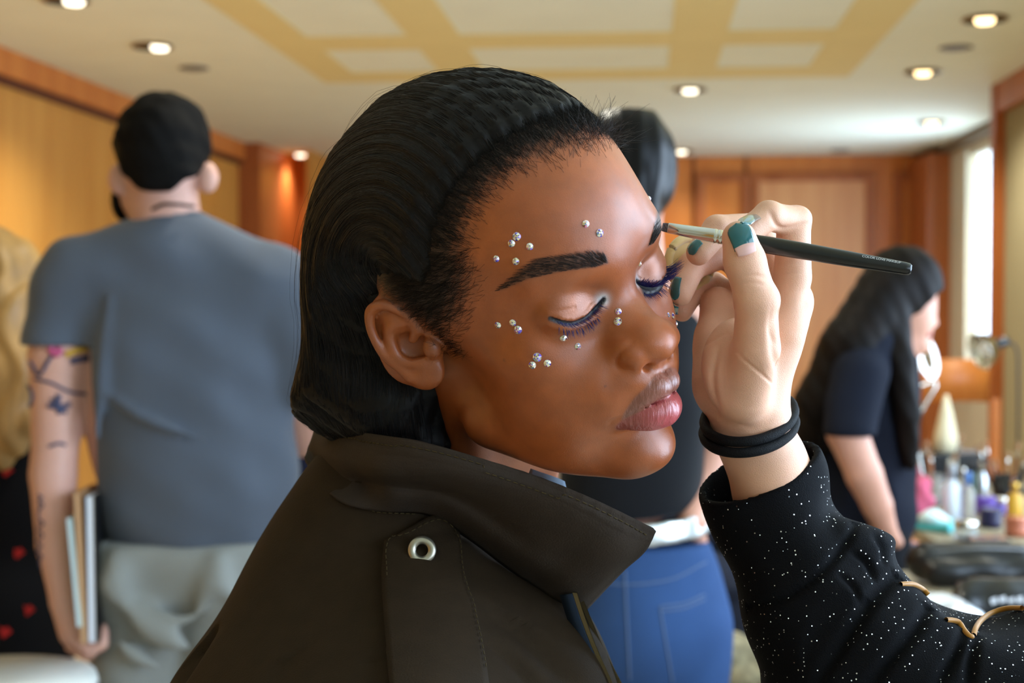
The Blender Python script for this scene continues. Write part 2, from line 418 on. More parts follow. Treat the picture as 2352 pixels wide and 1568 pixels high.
def ceil_at(x, y):
    d = CD+((x-W_PX/2)/F_PX)*CR-((y-H_PX/2)/F_PX)*CU; return CAM+d*(CEIL-CAM[2])/d[2]
LIGHTS = [(350, 103, 0, 'second ceiling light from the left, dark can with white lamp'), (150, -4, 0, 'ceiling light at the top left corner'), (1585, 203, 1, 'pale ceiling light above the standing woman in jeans'), (2120, 162, 2, 'dim brass ceiling light beside the grey vent'), (2262, 40, 2, 'brightest brass ceiling light at the top right'), (2140, 278, 2, 'warm ceiling light nearest the window'), (1565, 345, 1, 'small far ceiling light above the back wall'), (690, 352, 1, 'far ceiling light over the lit niche')]
for k, (x, y, ty, lab) in enumerate(LIGHTS):
    p = ceil_at(x, y); e = empty('ceiling_light', p-np.array([0, 0, .03])); tag(e, lab, 'ceiling light', 'recessed ceiling lights')
    R = .085
    lathe('rim', [(R, 0), (R*1.15, -.008), (R*1.15, -.014), (R, -.016)], p, RIM, e, cap=False)
    lathe('can', [(R, -.014), (R*.98, -.004), (.001, -.003)], p, CAN, e, cap=False)
    lathe('lamp', [(.001, -.03), (.035, -.026), (.042, -.012), (.04, -.004)], p+np.array([.035 if ty == 0 else 0, 0, 0]), BULBW if ty < 2 else BULB, e)
    l = bpy.data.lights.new('downlight', 'SPOT'); l.energy = 70 if y < 300 else 26; l.color = (1, .95, .80); l.spot_size = math.radians(140); l.spot_blend = .9; l.shadow_soft_size = .06
    o = bpy.data.objects.new('downlight', l); col.objects.link(o); o.location = (p-np.array([0, 0, .05])).tolist(); keep(o, e)
for k, (u, v) in enumerate(((-2.4, 4.6), (-.4, 5.4), (-.4, 3.2), (1.5, 5.2))):
    p = rw(u, v, CEIL); e = empty('ceiling_light', p-np.array([0, 0, .03])); tag(e, 'recessed ceiling light outside the frame above the people', 'ceiling light', 'recessed ceiling lights overhead')
    lathe('rim', [(.085, 0), (.098, -.008), (.085, -.016)], p, RIM, e, cap=False); lathe('lamp', [(.001, -.03), (.035, -.026), (.042, -.012), (.04, -.004)], p, BULB, e)
    l = bpy.data.lights.new('downlight', 'SPOT'); l.energy = 42; l.color = (1, .95, .80); l.spot_size = math.radians(140); l.spot_blend = .9; l.shadow_soft_size = .08
    o = bpy.data.objects.new('downlight', l); col.objects.link(o); o.location = (p-np.array([0, 0, .05])).tolist(); keep(o, e)
VENT = mat('grey_vent', srgb(110, 104, 98), .6)
for x, y, lab in ((445, 155, 'small round grey ceiling vent right of the white-lamped light'), (2195, 108, 'round grey ceiling vent at the upper right'), (1930, 345, 'far round ceiling vent above the panelled wall')):
    p = ceil_at(x, y); e = empty('ceiling_vent', p-np.array([0, 0, .012])); tag(e, lab, 'vent')
    lathe('rim', [(.075, 0), (.08, -.006), (.06, -.012)], p, VENT, e, cap=False); lathe('grille', [(.06, -.012), (.04, -.008), (.02, -.012), (.001, -.01)], p, VENT, e, cap=False)
# ================================================================ the seated model: head
HM = np.array([[0.6518, 0.729, -0.2048], [-0.7528, 0.6004, -0.2678], [-0.0721, 0.3238, 0.9415]])
HT = np.array([0.0047, 0.8766, 1.3751])
def h2w(P): return (np.asarray(P, float)/1000)@HM.T+HT      # head millimetres -> world
def w2h(P): return ((np.asarray(P, float)-HT)@HM)*1000
def ss(f):
    def g(x, y, z): return f(x, -np.abs(y), z)
    g.bb = f.bb; return g
HH = 1.0
hd = Field((-148, -96, -178), (126, 0, 140), HH)
S = hd
S.add(ell((2, 0, 46), (95, 73, 84)))
S.add(ell((52, 0, 48), (45.5, 51, 52)), 18)            # forehead
S.add(ell((36, 0, 0), (48, 52, 56)), 20)             # mid face
S.add(ell((54, -38, -6), (23, 21, 19)), 18)          # cheek bone
S.add(ell((68, 0, -34), (35, 33, 29)), 16)           # muzzle
S.add(ell((48, -32, -36), (34, 23, 33)), 20)         # cheek
S.add(cone((8, -44, -52), (76, -9, -75), 15, 13), 22)   # jaw
S.add(ell((83, 0, -74), (17, 19, 14)), 12)           # chin
S.add(cone((-38, 0, -20), (-128, 0, -190), 44, 50), 18)   # neck
S.add(cone((-12, -43, -22), (-68, -20, -175), 12, 11), 18)  # neck muscle
# brow and sockets
S.add(curve([(86, -8, 39), (84, -24, 41), (69, -46, 40)], [8, 9, 8], 10), 13)
S.sub(ell((96, -28, 19), (11, 14, 9)), 14)
S.sub(ell((84, -50, 14), (10, 8, 14)), 16)
# nose
S.add(curve([(76, 0, 32), (79.5, 0, 18), (88, 0, 5), (99, 0, -6)], [9, 8.2, 9.2, 11], 12), 9)
S.add(ell((103.5, 0, -9.5), (12.8, 14, 10.5)), 8)
S.add(ell((84, -22, -32), (11, 13, 16)), 14)          # beside the nose
S.add(ell((88, -7, -3), (11, 9, 13)), 8)
S.add(ell((94, -13, -12.8), (15, 10.3, 10.4)), 4)
S.sub(ell((102, -9.5, -22.6), (8.5, 5.0, 4.8)), 2.0)
S.add(chain([(109, 0, -15), (102, 0, -21)], [4.5, 5]), 4)
# upper lip skin and philtrum
S.add(ell((92, -9, -29), (14, 15, 9)), 9)
S.sub(chain([(110.5, 0, -22), (114, 0, -29)], [1.8, 2.6]), 5)
# lips
LIPU = symcurve([(85, -27.5, -47), (93, -21, -43.4), (100.5, -13, -38.2), (105, -5.5, -34.8), (105, 0, -35.4)], [1.2, 4.4, 6.4, 7.2, 6.9], 41)
LIPL = symcurve([(85, -27, -47.4), (93, -19.5, -49.2), (100.5, -10, -50), (103.4, 0, -49.8)], [1.4, 5.6, 8.4, 9.4], 35)
def LIPS(x, y, z): return smin(LIPU(x, y, z), LIPL(x, y, z), .8)
LIPS.bb = (np.minimum(LIPU.bb[0], LIPL.bb[0]), np.maximum(LIPU.bb[1], LIPL.bb[1]))
S.sub(ell((110, 0, -65), (9, 18, 5)), 12)              # under the lower lip
S.add(LIPS, 3.0)
SEAM = symcurve([(84, -26.5, -47), (94.5, -21.5, -45.6), (104, -11, -42.6), (111, 0, -41)], [.7, 1, 1.1, 1], 23)
S.sub(SEAM, 1.0)
# eyelids
EC = np.array([70.5, -31.0, 15.5])
S.add(ell(EC, (13.4, 17.0, 13.2)), 8)
S.add(ell(EC+np.array([.2, 0, 2.5]), (15.2, 19, 15)), 7)
_lz = [(-14, 17.4), (-18, 14.2), (-22.5, 11.8), (-28, 10.2), (-35, 10), (-41, 12), (-47.5, 16)]
LASH = [S.snap(y, z) for y, z in _lz]
_l2 = [S.snap(y, z+2.2, -.9) for y, z in _lz]; _l3 = [S.snap(y, z-3, -1.1) for y, z in _lz]
S.add(curve(_l2, [.8, 1.6, 1.9, 2, 1.9, 1.6, .8], 24), 3)
S.add(curve(_l3, [.6, 1.3, 1.5, 1.6, 1.5, 1.3, .6], 24), 3)
S.sub(curve([(x+.4, y, z) for x, y, z in LASH], [.9, 1.4, 1.6, 1.7, 1.6, 1.4, .9], 24), .7)
# ear
ET = math.radians(30); ea = math.radians(2)
EU0 = np.array([-math.cos(ET), -math.sin(ET), 0]); EW = np.array([math.sin(ET), -math.cos(ET), 0]); EV0 = np.array([0, 0, 1.0])
EU = EU0*math.cos(ea)-EV0*math.sin(ea); EV = EV0*math.cos(ea)+EU0*math.sin(ea)
E0 = np.array([-1, -68, 4.0]); ES = .86
def ep(u, v, w=0): return E0+ES*(u*EU+v*EV+w*EW)
ER = np.stack([EU, EV, EW])
S.add(ell(ep(14, 2, -4), (18, 31, 5), ER), 5)
S.add(ell(ep(6, -22, -2), (9, 11, 4), ER), 5)
S.sub(ell(ep(13, 5, 5.5), (13.5, 25, 6), ER), 3)
S.sub(ell(ep(10, -3, 1), (9.5, 11, 6.5), ER), 3)
S.add(curve([ep(9, 2, -1.5), ep(3, 11, 0), ep(3, 23, 1), ep(13, 32, 2), ep(25, 28, 3), ep(31, 14, 4), ep(28, -3, 3.5), ep(20, -16, 2), ep(13, -26, 1)], [2.4, 2.8, 3.2, 3.4, 3.2, 2.9, 2.8, 2.8, 3.2], 30), 2.0)
S.add(curve([ep(8, 17, -.5), ep(16, 15, .5), ep(21.5, 7, 1.5), ep(20.5, -6, 2), ep(14, -14, 2), ep(6, -15, 1.5)], [2.8, 3.6, 3.2, 2.9, 2.9, 2.8], 24), 3)
S.add(ell(ep(15, 17, -1), (7, 7, 3), ER), 4)
S.add(ell(ep(-2, -5, 2), (4.5, 6.5, 4), ER), 4)       # tragus
S.add(ell(ep(5, -24, 0), (9, 10, 3.6), ER), 4)  # lobe
S.mirror_y()
HV, HQ = S.mesh(5)
del S, hd
# broad planes of skin are relaxed, the features keep their edges
def dist_pts(V, pts): return np.min(np.stack([np.linalg.norm((V-np.array(c))*np.array(w), axis=1) for c, w in pts]), 0)
_Va = HV*np.array([1, 1, 1]); _Va = np.stack([HV[:, 0], -np.abs(HV[:, 1]), HV[:, 2]], 1)
_fd = dist_pts(_Va, [((82, -31, 13), (1, .62, 1)), ((103, 0, -13), (1, .75, .8)), ((103, -10, -43), (1, .65, .8)), (ep(14, 2), (.7, .7, .55))])
HV = relax(HV, HQ, sstep(15, 26, _fd), 60)
HV = relax(HV, HQ, np.full(len(HV), 1.0), 1)
# ---- fit the surface to what the photograph shows of her (small smooth moves)
def near_v(p, V=HV): return V[np.argmin(((V-np.array(p))**2).sum(1))]
LM = [((85, -14.5, 16.4), (1385, 696)), ((72, -46, 16.5), (1247, 732)), ((82, -31, 9.7), (1318, 740)), ((85, 14.5, 16.4), (1463, 646)), ((82, 31, 9.7), (1505, 657)),
      ((98, 0, 39), (1447, 580)), ((90, 0, 19), (1437, 664)), ((116, 0, -9), (1540, 786)), ((93, -23, -14), (1408, 830)), ((94, -17, -21.5), (1432, 851)),
      ((106, 0, -22), (1521, 839)), ((110, 0, -28), (1533, 859)), ((109, -6, -28), (1508, 871)),
      ((111, 0, -39), (1544, 898)), ((86, -27, -47), (1406, 967)), ((98, -17, -44.5), (1470, 937)), ((105, 0, -58), (1535, 978)), ((101, -11, -57.5), (1495, 991)),
      ((0, -70, -2), (978, 812))]
LM += [((ep(14, 34, 1)), (872, 694)), ((ep(33, 14, 3)), (847, 752)), ((ep(26, -8, 3)), (880, 835)), ((ep(5, -34, 0)), (985, 899)), ((ep(14, -28, 0)), (935, 878)), ((ep(-2, -30, 0)), (1012, 880))]
_P = [near_v(p) for p, q in LM]; _Q = [q for p, q in LM]
SIL = [(1395, 300, 1, -.7), (1440, 368, 1, -.6), (1478, 430, 1, -.5), (1507, 478, 1, -.4), (1523, 520, 1, 0), (1524, 575, 1, 0), (1529, 625, 1, 0), (1536, 671, 1, .3), (1556, 724, 1, -.3),
       (1563, 760, 1, 0), (1557, 801, 1, 0), (1555, 836, 1, 0), (1559, 868, 1, 0), (1564, 930, 1, 0), (1550, 972, 1, .2), (1552, 1005, 1, 0), (1537, 1059, 1, .7), (1487, 1094, .3, 1), (1440, 1101, 0, 1), (1385, 1099, 0, 1), (1300, 1091, 0, 1)]
SILMAX = 45
_PX = proj(h2w(HV))
for x, y, nx, ny in SIL:
    nn = np.array([nx, ny])/math.hypot(nx, ny); tt = np.array([-nn[1], nn[0]]); r = _PX-np.array([x, y])
    m_ = np.nonzero((np.abs(r@tt) < 5) & (np.linalg.norm(r, axis=1) < 110))[0]
    if len(m_) == 0: print('SIL none', x, y); continue
    i_ = m_[np.argmax(r[m_]@nn)]
    if np.linalg.norm(r[i_]) > SILMAX: continue
    _P.append(HV[i_]); _Q.append((x, y))
_P = np.array(_P); _Q = np.array(_Q, float)
_Wp = h2w(_P); _dep = (_Wp-CAM)@CD
_D = w2h(unproj(_Q[:, 0], _Q[:, 1], _dep))-_P
HV0 = HV
HV = HV0+rbf_warp(_P, _D, HV0, 26.0, .12)
FG = [([(1452, 790), (1425, 808), (1413, 832), (1424, 850), (1450, 852)], 6, .9), ([(1398, 974), (1407, 967), (1424, 960)], 5, .7), ([(1270, 716), (1320, 706), (1366, 690)], 2.5, .35), ([(1486, 622), (1505, 614), (1524, 602)], 2.5, .3), ([(1440, 800), (1405, 850), (1400, 900)], 22, .8)]
HV = grooves(HV, HQ, h2w, FG)
# ---------------------------------------------------------------- skin colour (make-up is colour on the skin)
def sy(V): return np.stack([V[:, 0], -np.abs(V[:, 1]), V[:, 2]], 1)
def near_curve(V, P, n=40):
    C = spline(P, n); out = np.full(len(V), 1e9)
    for c in C: out = np.minimum(out, np.linalg.norm(V-c, axis=1))
    return out
_m = (HV0[:, 0] > 40); _S = sy(HV0)
HC = np.tile(np.array(srgb(158, 81, 35)), (len(HV0), 1)); HGl = np.full(len(HV0), .43); HSh = np.zeros(len(HV0))
def paint(w, c):
    global HC
    HC = HC*(1-w[:, None])+np.array(c)*w[:, None]
# cooler, darker skin towards the hair line, jaw and neck
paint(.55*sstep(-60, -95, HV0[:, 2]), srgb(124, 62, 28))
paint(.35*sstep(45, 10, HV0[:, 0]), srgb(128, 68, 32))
# lips
_d = LIPS(_S[:, 0], _S[:, 1], _S[:, 2]); _lw = (1-sstep(.5, 1.5, _d))*_m
_zs = np.interp(_S[:, 1], [-28, -21.5, -11, 0], [-47.2, -45.6, -42.6, -41])
_up = sstep(-.6, .8, _S[:, 2]-_zs)
paint(_lw*(1-_up), srgb(170, 78, 78)); paint(_lw*_up*.85, srgb(136, 84, 72))
paint(_lw*.6*sstep(-14, -25, _S[:, 1]), srgb(112, 66, 50))
HGl = HGl*(1-_lw)+_lw*(.24*(1-_up)+.36*_up); HLip = _lw
# eyelids: copper shimmer, silver inner corner, dark lash line, blue-grey under the eye
def blob(c, r): return np.exp(-(((_S-np.array(c))/np.array(r))**2).sum(1))
_lid = np.clip(blob((86, -28, 20), (12, 15, 9))*1.3, 0, 1)*sstep(9.5, 12.5, _S[:, 2]-.012*(_S[:, 1]+30)**2)
paint(_lid*.8, srgb(156, 94, 64)); HSh += _lid*.45; HGl = HGl*(1-_lid)+.36*_lid
_in = np.clip(blob((88, -14, 17.5), (4, 3.4, 3.4))*1.5, 0, 1); paint(_in*.85, srgb(214, 216, 222)); HSh += _in*.9
paint(.45*blob((84, -27, 4), (8, 10, 4)), srgb(112, 92, 92))
_ll = near_curve(_S, LASH); paint(1-sstep(1.0, 2.2, _ll), srgb(24, 22, 34))
_lf = near_curve(_S, [(x, y, z-2.2) for x, y, z in LASH]); paint((1-sstep(2.8, 4.2, _lf))*(HV0[:, 1] > 0)*sstep(14, 19, np.abs(HV0[:, 1])), srgb(16, 14, 18)); _fe = (1-sstep(2.6, 4.6, _lf))*(HV0[:, 1] > 0); HSh *= 1-_fe; HGl = np.maximum(HGl, .75*_fe)
_h = blob((101, -6, 34), (9, 12, 10)); HSh += .25*_h
HSh = np.clip(HSh+.12*blob((95, -5, 15), (10, 6, 18))+.2*blob((116, 0, -8), (6, 6, 6)), 0, 1)
# hair line and stubbly temple: hair region in the side view (x,z)
HAIRPOLY = np.array([(88, 96), (78, 98), (66, 93), (57, 84), (50, 72), (47, 60), (48, 48), (43, 34), (34, 24), (24, 17), (16, 12), (13, -8), (8, -6), (2, 22), (-14, 34), (-32, 22), (-36, 0), (-26, -30), (-160, -60), (-160, 200), (95, 200)], float)
def poly_sd(P, x, z):
    """signed distance (positive inside) to polygon P"""
    d = np.full(len(x), 1e9); ins = np.zeros(len(x), bool); n = len(P)
    for i in range(n):
        a, b = P[i], P[(i+1) % n]; e = b-a; w0, w1 = x-a[0], z-a[1]
        t = np.clip((w0*e[0]+w1*e[1])/(e@e), 0, 1)
        d = np.minimum(d, np.hypot(w0-t*e[0], w1-t*e[1]))
        c = ((a[1] <= z) & (b[1] > z)) | ((b[1] <= z) & (a[1] > z))
        xi = a[0]+(z-a[1])/(e[1] if abs(e[1]) > 1e-9 else 1e-9)*e[0]
        ins ^= c & (x < xi)
    return np.where(ins, d, -d)
HSD = poly_sd(HAIRPOLY, HV0[:, 0], HV0[:, 2])
_nz = np.sin(HV0[:, 0]*.9+HV0[:, 2]*.7)*np.sin(HV0[:, 2]*1.3-HV0[:, 1]*.5)*2
paint(np.clip(.92*sstep(-7, 14, HSD+1.5*_nz), 0, 1)*(np.abs(HV0[:, 1]) < 74), srgb(22, 16, 13))
HGl = HGl+.2*sstep(-8, 8, HSD)
# brows and mole are placed where the photograph shows them
HW = h2w(HV)
HB = bvh_of(HW, HQ)
BROW_N = (np.array([(1146, 664), (1194, 621), (1235, 594), (1278, 589), (1324, 583), (1362, 581), (1393, 586)], float),
          np.array([(1152, 666), (1217, 639), (1247, 633), (1278, 626), (1308, 621), (1339, 617), (1370, 614), (1399, 604)], float))
BROW_F = (np.array([(1517, 485), (1522, 503), (1521, 519), (1514, 537), (1499, 560)], float),
          np.array([(1509, 482), (1507, 498), (1499, 531), (1493, 550), (1488, 566)], float))
_pp = proj(HW); _vis = ((HW-HT)@np.array([0, 1.0, 0]) < .06)
for (U_, L_), s_ in ((BROW_N, .72), (BROW_F, .85)):
    poly = np.vstack([U_, L_[::-1]]); dd = poly_sd(poly, _pp[:, 0], _pp[:, 1])
    paint(s_*sstep(-4, 5, dd)*_vis*(HV0[:, 0] > 50), srgb(40, 27, 20))
for mx_, my_ in ((1158, 827), (1391, 887)):
    paint(.8*np.exp(-(((_pp-np.array([mx_, my_]))/2.2)**2).sum(1))*_vis*(HV0[:, 0] > 20), srgb(40, 25, 20))

def skin_mat(name, fine=2600, pore=.16):
    m = bpy.data.materials.new(name); m.use_nodes = True; nt = m.node_tree; b = nt.nodes['Principled BSDF']; L = nt.links.new
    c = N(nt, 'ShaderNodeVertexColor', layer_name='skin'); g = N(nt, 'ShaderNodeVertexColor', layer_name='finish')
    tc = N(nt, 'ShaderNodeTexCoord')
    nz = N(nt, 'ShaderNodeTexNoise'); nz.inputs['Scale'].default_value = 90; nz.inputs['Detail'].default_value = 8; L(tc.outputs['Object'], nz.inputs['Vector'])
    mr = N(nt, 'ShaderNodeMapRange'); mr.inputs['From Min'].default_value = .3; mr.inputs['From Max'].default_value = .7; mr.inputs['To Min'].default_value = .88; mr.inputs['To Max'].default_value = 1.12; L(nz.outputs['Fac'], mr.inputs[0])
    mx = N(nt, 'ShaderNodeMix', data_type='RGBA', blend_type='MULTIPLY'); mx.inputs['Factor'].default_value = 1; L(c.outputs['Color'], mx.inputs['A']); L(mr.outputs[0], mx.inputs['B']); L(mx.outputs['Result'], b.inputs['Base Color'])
    sp = N(nt, 'ShaderNodeSeparateColor'); L(g.outputs['Color'], sp.inputs[0])
    L(sp.outputs[0], b.inputs['Roughness'])
    me = N(nt, 'ShaderNodeMath', operation='MULTIPLY'); me.inputs[1].default_value = .55; L(sp.outputs[1], me.inputs[0]); L(me.outputs[0], b.inputs['Metallic'])
    b.inputs['Specular IOR Level'].default_value = .6; b.inputs['Coat Weight'].default_value = .16; b.inputs['Coat Roughness'].default_value = .22
    b.inputs['Subsurface Weight'].default_value = .12; b.inputs['Subsurface Radius'].default_value = (1, .35, .15); b.inputs['Subsurface Scale'].default_value = .003
    v = N(nt, 'ShaderNodeTexVoronoi'); v.inputs['Scale'].default_value = fine; L(tc.outputs['Object'], v.inputs['Vector'])
    n2 = N(nt, 'ShaderNodeTexNoise'); n2.inputs['Scale'].default_value = 900; n2.inputs['Detail'].default_value = 5; L(tc.outputs['Object'], n2.inputs['Vector'])
    ad = N(nt, 'ShaderNodeMath', operation='ADD'); L(v.outputs['Distance'], ad.inputs[0]); L(n2.outputs['Fac'], ad.inputs[1])
    b1 = N(nt, 'ShaderNodeBump'); b1.inputs['Strength'].default_value = pore; b1.inputs['Distance'].default_value = .0006; L(ad.outputs[0], b1.inputs['Height'])
    # lip creases: upright wrinkles, only where the blue channel marks the lips
    wv = N(nt, 'ShaderNodeTexNoise'); mp = N(nt, 'ShaderNodeMapping'); mp.inputs['Rotation'].default_value = (0, .25, .8); mp.inputs['Scale'].default_value = (420, 420, 60); L(tc.outputs['Object'], mp.inputs[0]); L(mp.outputs[0], wv.inputs['Vector']); wv.inputs['Scale'].default_value = 1
    b2 = N(nt, 'ShaderNodeBump'); b2.inputs['Distance'].default_value = .0012; L(wv.outputs['Fac'], b2.inputs['Height']); L(sp.outputs[2], b2.inputs['Strength']); L(b1.outputs[0], b2.inputs['Normal']); L(b2.outputs[0], b.inputs['Normal'])
    return m
SKIN = skin_mat('brown_skin')
BASE = np.array([-.03, .95, 1.1])
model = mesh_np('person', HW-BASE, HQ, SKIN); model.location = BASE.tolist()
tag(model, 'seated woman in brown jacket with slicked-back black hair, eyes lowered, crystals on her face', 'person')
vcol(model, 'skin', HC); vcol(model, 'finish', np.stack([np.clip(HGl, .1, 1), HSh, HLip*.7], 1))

def strands(name, paths, r0, r1, m, parent, sides=3):
    """paths list of (k,3) arrays of equal length -> one mesh of fine tapering hairs"""
    P = np.array(paths); n, k, _ = P.shape
    R = np.linspace(r0, r1, k)[None].repeat(n, 0)
    V, Q = tubes(P, R, sides)
    o = mesh_np(name, V, Q, m); return keep(o, parent)
BROWM = mat('brow_hair', srgb(40, 29, 22), .5, spec=.25); LASHM = mat('blue_mascara', srgb(18, 27, 92), .4); LASHK = mat('black_lash', srgb(14, 14, 22), .4)
def brow(name, ul, n, dirpx, seed):
    U_, L_ = ul; r = np.random.default_rng(seed); U2, L2 = spline(U_, 60), spline(L_, 60); out = []
    for i in range(n):
        t = r.random()**.85; a = int(t*59); f = r.random(); p = U2[a]*(1-f)+L2[a]*f
        d0, d1 = dirpx(t, f); l = r.uniform(9, 17)*(1 if t > .2 else .8); d = np.array([d0, d1]); d = d/np.linalg.norm(d)
        c = []
        for s in (0, .35, .7, 1):
            q = p+d*l*s+np.array([0, -1.5*s*s]); loc, nor = ray_px(HB, q[0], q[1], 2)
            if loc is None: break
            c.append(loc+nor*(.0002+.0009*s))
        if len(c) == 4 and np.linalg.norm(c[3]-c[0]) < .008: out.append(np.array(c))
    o = strands(name, out, .00013, .00005, BROWM, model); o['label'] = 'dark filled-in eyebrow'; return o
brow('eyebrow', BROW_N, 650, lambda t, f: (-1.0-.6*(1-t)+.35*(t > .8), -.75*(t**1.2)+(.35 if t < .45 else 0)*(1-f)+.3*f), 1)
brow('eyebrow', BROW_F, 260, lambda t, f: (.35, -.9), 2)
def px_path(pts, off=.0003):
    out = []
    for x, y in pts:
        loc, nor = ray_px(HB, x, y, 2)
        out.append(loc+nor*off)
    return np.array(out)
def lashes():
    r = np.random.default_rng(3); lo, upp, far, fl = [], [], [], []
    vr = HM@np.array([.75, -.6, -.25]); vr /= np.linalg.norm(vr)
    C = h2w(np.array([spline(LASH, 60)[i] for i in range(60)])+0)
    # move with the warp
    Cl = spline(LASH, 60); Cw = h2w(Cl+rbf_warp(_P, _D, Cl, 26.0, .12))
    fwd = HM@np.array([1, 0, 0.]); dn = HM@np.array([0, 0, -1.]); lat = HM@np.array([0, -1., 0])
    for i in range(70):      # upper lashes, pointing down and out
        t = r.random()*.86+.12; c = Cw[int(t*59)]; o = lat*(t-.45)*.9
        d = dn*.75+fwd*.8+o+r.normal(0, .13, 3); d /= np.linalg.norm(d); L_ = r.uniform(.0025, .0045)
        upp.append(np.array([c+d*L_*s+(fwd-.2*dn)*.0022*s*s for s in (0, .33, .66, 1)])+fwd*.0003)
    for i in range(70):      # lower lashes in clumps
        t = (round(r.random()*16)/16)*.72+.2; c = Cw[int(min(t, .99)*59)]+dn*.0035+fwd*.0005; o = lat*(t-.5)*1.1
        d = dn*1.0+fwd*.35+o+r.normal(0, .16, 3); d /= np.linalg.norm(d); L_ = r.uniform(.003, .0055)
        lo.append(np.array([c+d*L_*s for s in (0, .33, .66, 1)]))
    Cl2 = Cl*np.array([1, -1, 1]); Cf = h2w(Cl2+rbf_warp(_P, _D, Cl2, 26.0, .12))
    for i in range(220):
        t = r.random()*.9+.08; c = Cf[int(t*59)]; o = -lat*(.1+t*.9)
        d = dn*.05+fwd*.95+o+r.normal(0, .12, 3); d /= np.linalg.norm(d); L_ = r.uniform(.006, .011)*(.5+.6*t)
        far.append(np.array([c+d*L_*s-dn*.003*s*s for s in (0, .33, .66, 1)]))
    for i in range(60):
        t = r.random()*.8+.15; c = Cf[int(t*59)]+dn*.0035; d = dn*.9+fwd*.5-lat*(.2+t*.5)+r.normal(0, .14, 3); d /= np.linalg.norm(d)
        fl.append(np.array([c+d*r.uniform(.003, .006)*s for s in (0, .33, .66, 1)]))
    for nm, a, m in (('eyelashes', upp, LASHM), ('eyelashes', lo, LASHM), ('eyelashes', far, LASHM), ('eyelashes', fl, LASHM)):
        o = strands(nm, a, .00017, .00005, m, model); o['label'] = 'lashes in blue mascara'
lashes()

# ---------------------------------------------------------------- rhinestones
GEMM = mat('iridescent_crystal', (1, 1, 1), .08, .55, .8, vc='facet', coat=.8)
def gem_mesh(seed):
    r = random.Random(seed); n = 8; V = [(0, 0, .62)]; F = []
    for R_, z, o in ((.46, .52, 0), (.99, .12, .5), (1.0, .06, 0), (1.0, -.12, 0)):
        V += [(R_*math.cos(2*math.pi*(i+o)/n), R_*math.sin(2*math.pi*(i+o)/n), z) for i in range(n)]
    F += [(0, 1+i, 1+(i+1) % n) for i in range(n)]
    a, b, c, d = 1, 1+n, 1+2*n, 1+3*n
    for i in range(n):
        j = (i+1) % n
        F += [(a+i, b+i, a+j), (a+j, b+i, b+j), (b+i, c+j, b+j), (b+i, c+i, c+j), (c+i, d+i, d+j, c+j)]
    me = bpy.data.meshes.new('rhinestone'); me.from_pydata(V, [], F); me.update()
    ca = me.color_attributes.new('facet', 'FLOAT_COLOR', 'CORNER')
    pal = [srgb(250, 248, 236)]*4+[srgb(238, 232, 190)]*3+[srgb(120, 100, 235)]*2+[srgb(232, 130, 160), srgb(214, 190, 235), srgb(150, 200, 225), srgb(120, 80, 60)]
    for p in me.polygons:
        k = r.choice(pal)
        for li in p.loop_indices: ca.data[li].color = (*k, 1)
    me.materials.append(GEMM); return me
GEMS = [(1187, 543, 10), (1175, 559, 8.5), (1217, 566, 8.5), (1140, 594, 8), (1185, 600, 8.5), (1345, 514, 8.5), (1377, 535, 9.5), (1144, 746, 8), (1178, 741, 8.5), (1190, 757, 10),
        (1294, 776, 8.5), (1327, 795, 8), (1234, 820, 10.5), (1223, 838, 9), (1257, 834, 8.5), (1420, 715, 7.5), (1419, 738, 9.5), (1469, 606, 6.5), (1535, 723, 6), (1545, 725, 7.5), (1561, 744, 6), (1493, 455, 6)]
_gm = [gem_mesh(i) for i in range(6)]
for i, (gx, gy, gr) in enumerate(GEMS):
    loc, nor = ray_px(HB, gx, gy, 2)
    if loc is None: 
        for dx in range(1, 9):
            loc, nor = ray_px(HB, gx-dx, gy, 2)
            if loc is not None: break
    if loc is None: print('GEM miss', i); continue
    o = bpy.data.objects.new('rhinestone', _gm[i % 6]); link(o)
    z = Vector(nor); q = z.to_track_quat('Z', 'Y'); s = gr/F_PX*float((loc-CAM)@CD)
    o.matrix_world = Matrix.Translation(Vector(loc)+z*s*.1) @ q.to_matrix().to_4x4() @ Matrix.Rotation(i*1.1, 4, 'Z') @ Matrix.Scale(s, 4)
    mw = o.matrix_world.copy(); o.parent = model; o.matrix_parent_inverse = Matrix.Translation(-model.location); o.matrix_basis = mw
# ---------------------------------------------------------------- hair: combed-back bob
HAIRM = mat('black_hair', srgb(15, 12, 11), .5, spec=.2, noise=.5, nscale=300, stretch=(1, 1, 1))
hf = Field((-160, -104, -150), (104, 104, 152), 1.6)
hf.add(ell((-2, 0, 47), (97, 78, 89)))
hf.add(ell((52, 0, 52), (44, 50, 50)), 18)
hf.add(ell((-46, 0, 10), (62, 75, 92)), 30)
hf.add(cone((-66, -24, -20), (-70, -26, -96), 44, 46), 24)
hf.add(cone((-66, 24, -20), (-70, 26, -96), 44, 46), 24)
hf.add(curve([(-104, -46, -98), (-114, 0, -100), (-104, 46, -98)], [12, 14, 12], 9), 16)
hf.add(cone((-40, -56, -40), (-34, -54, -100), 20, 20), 20)
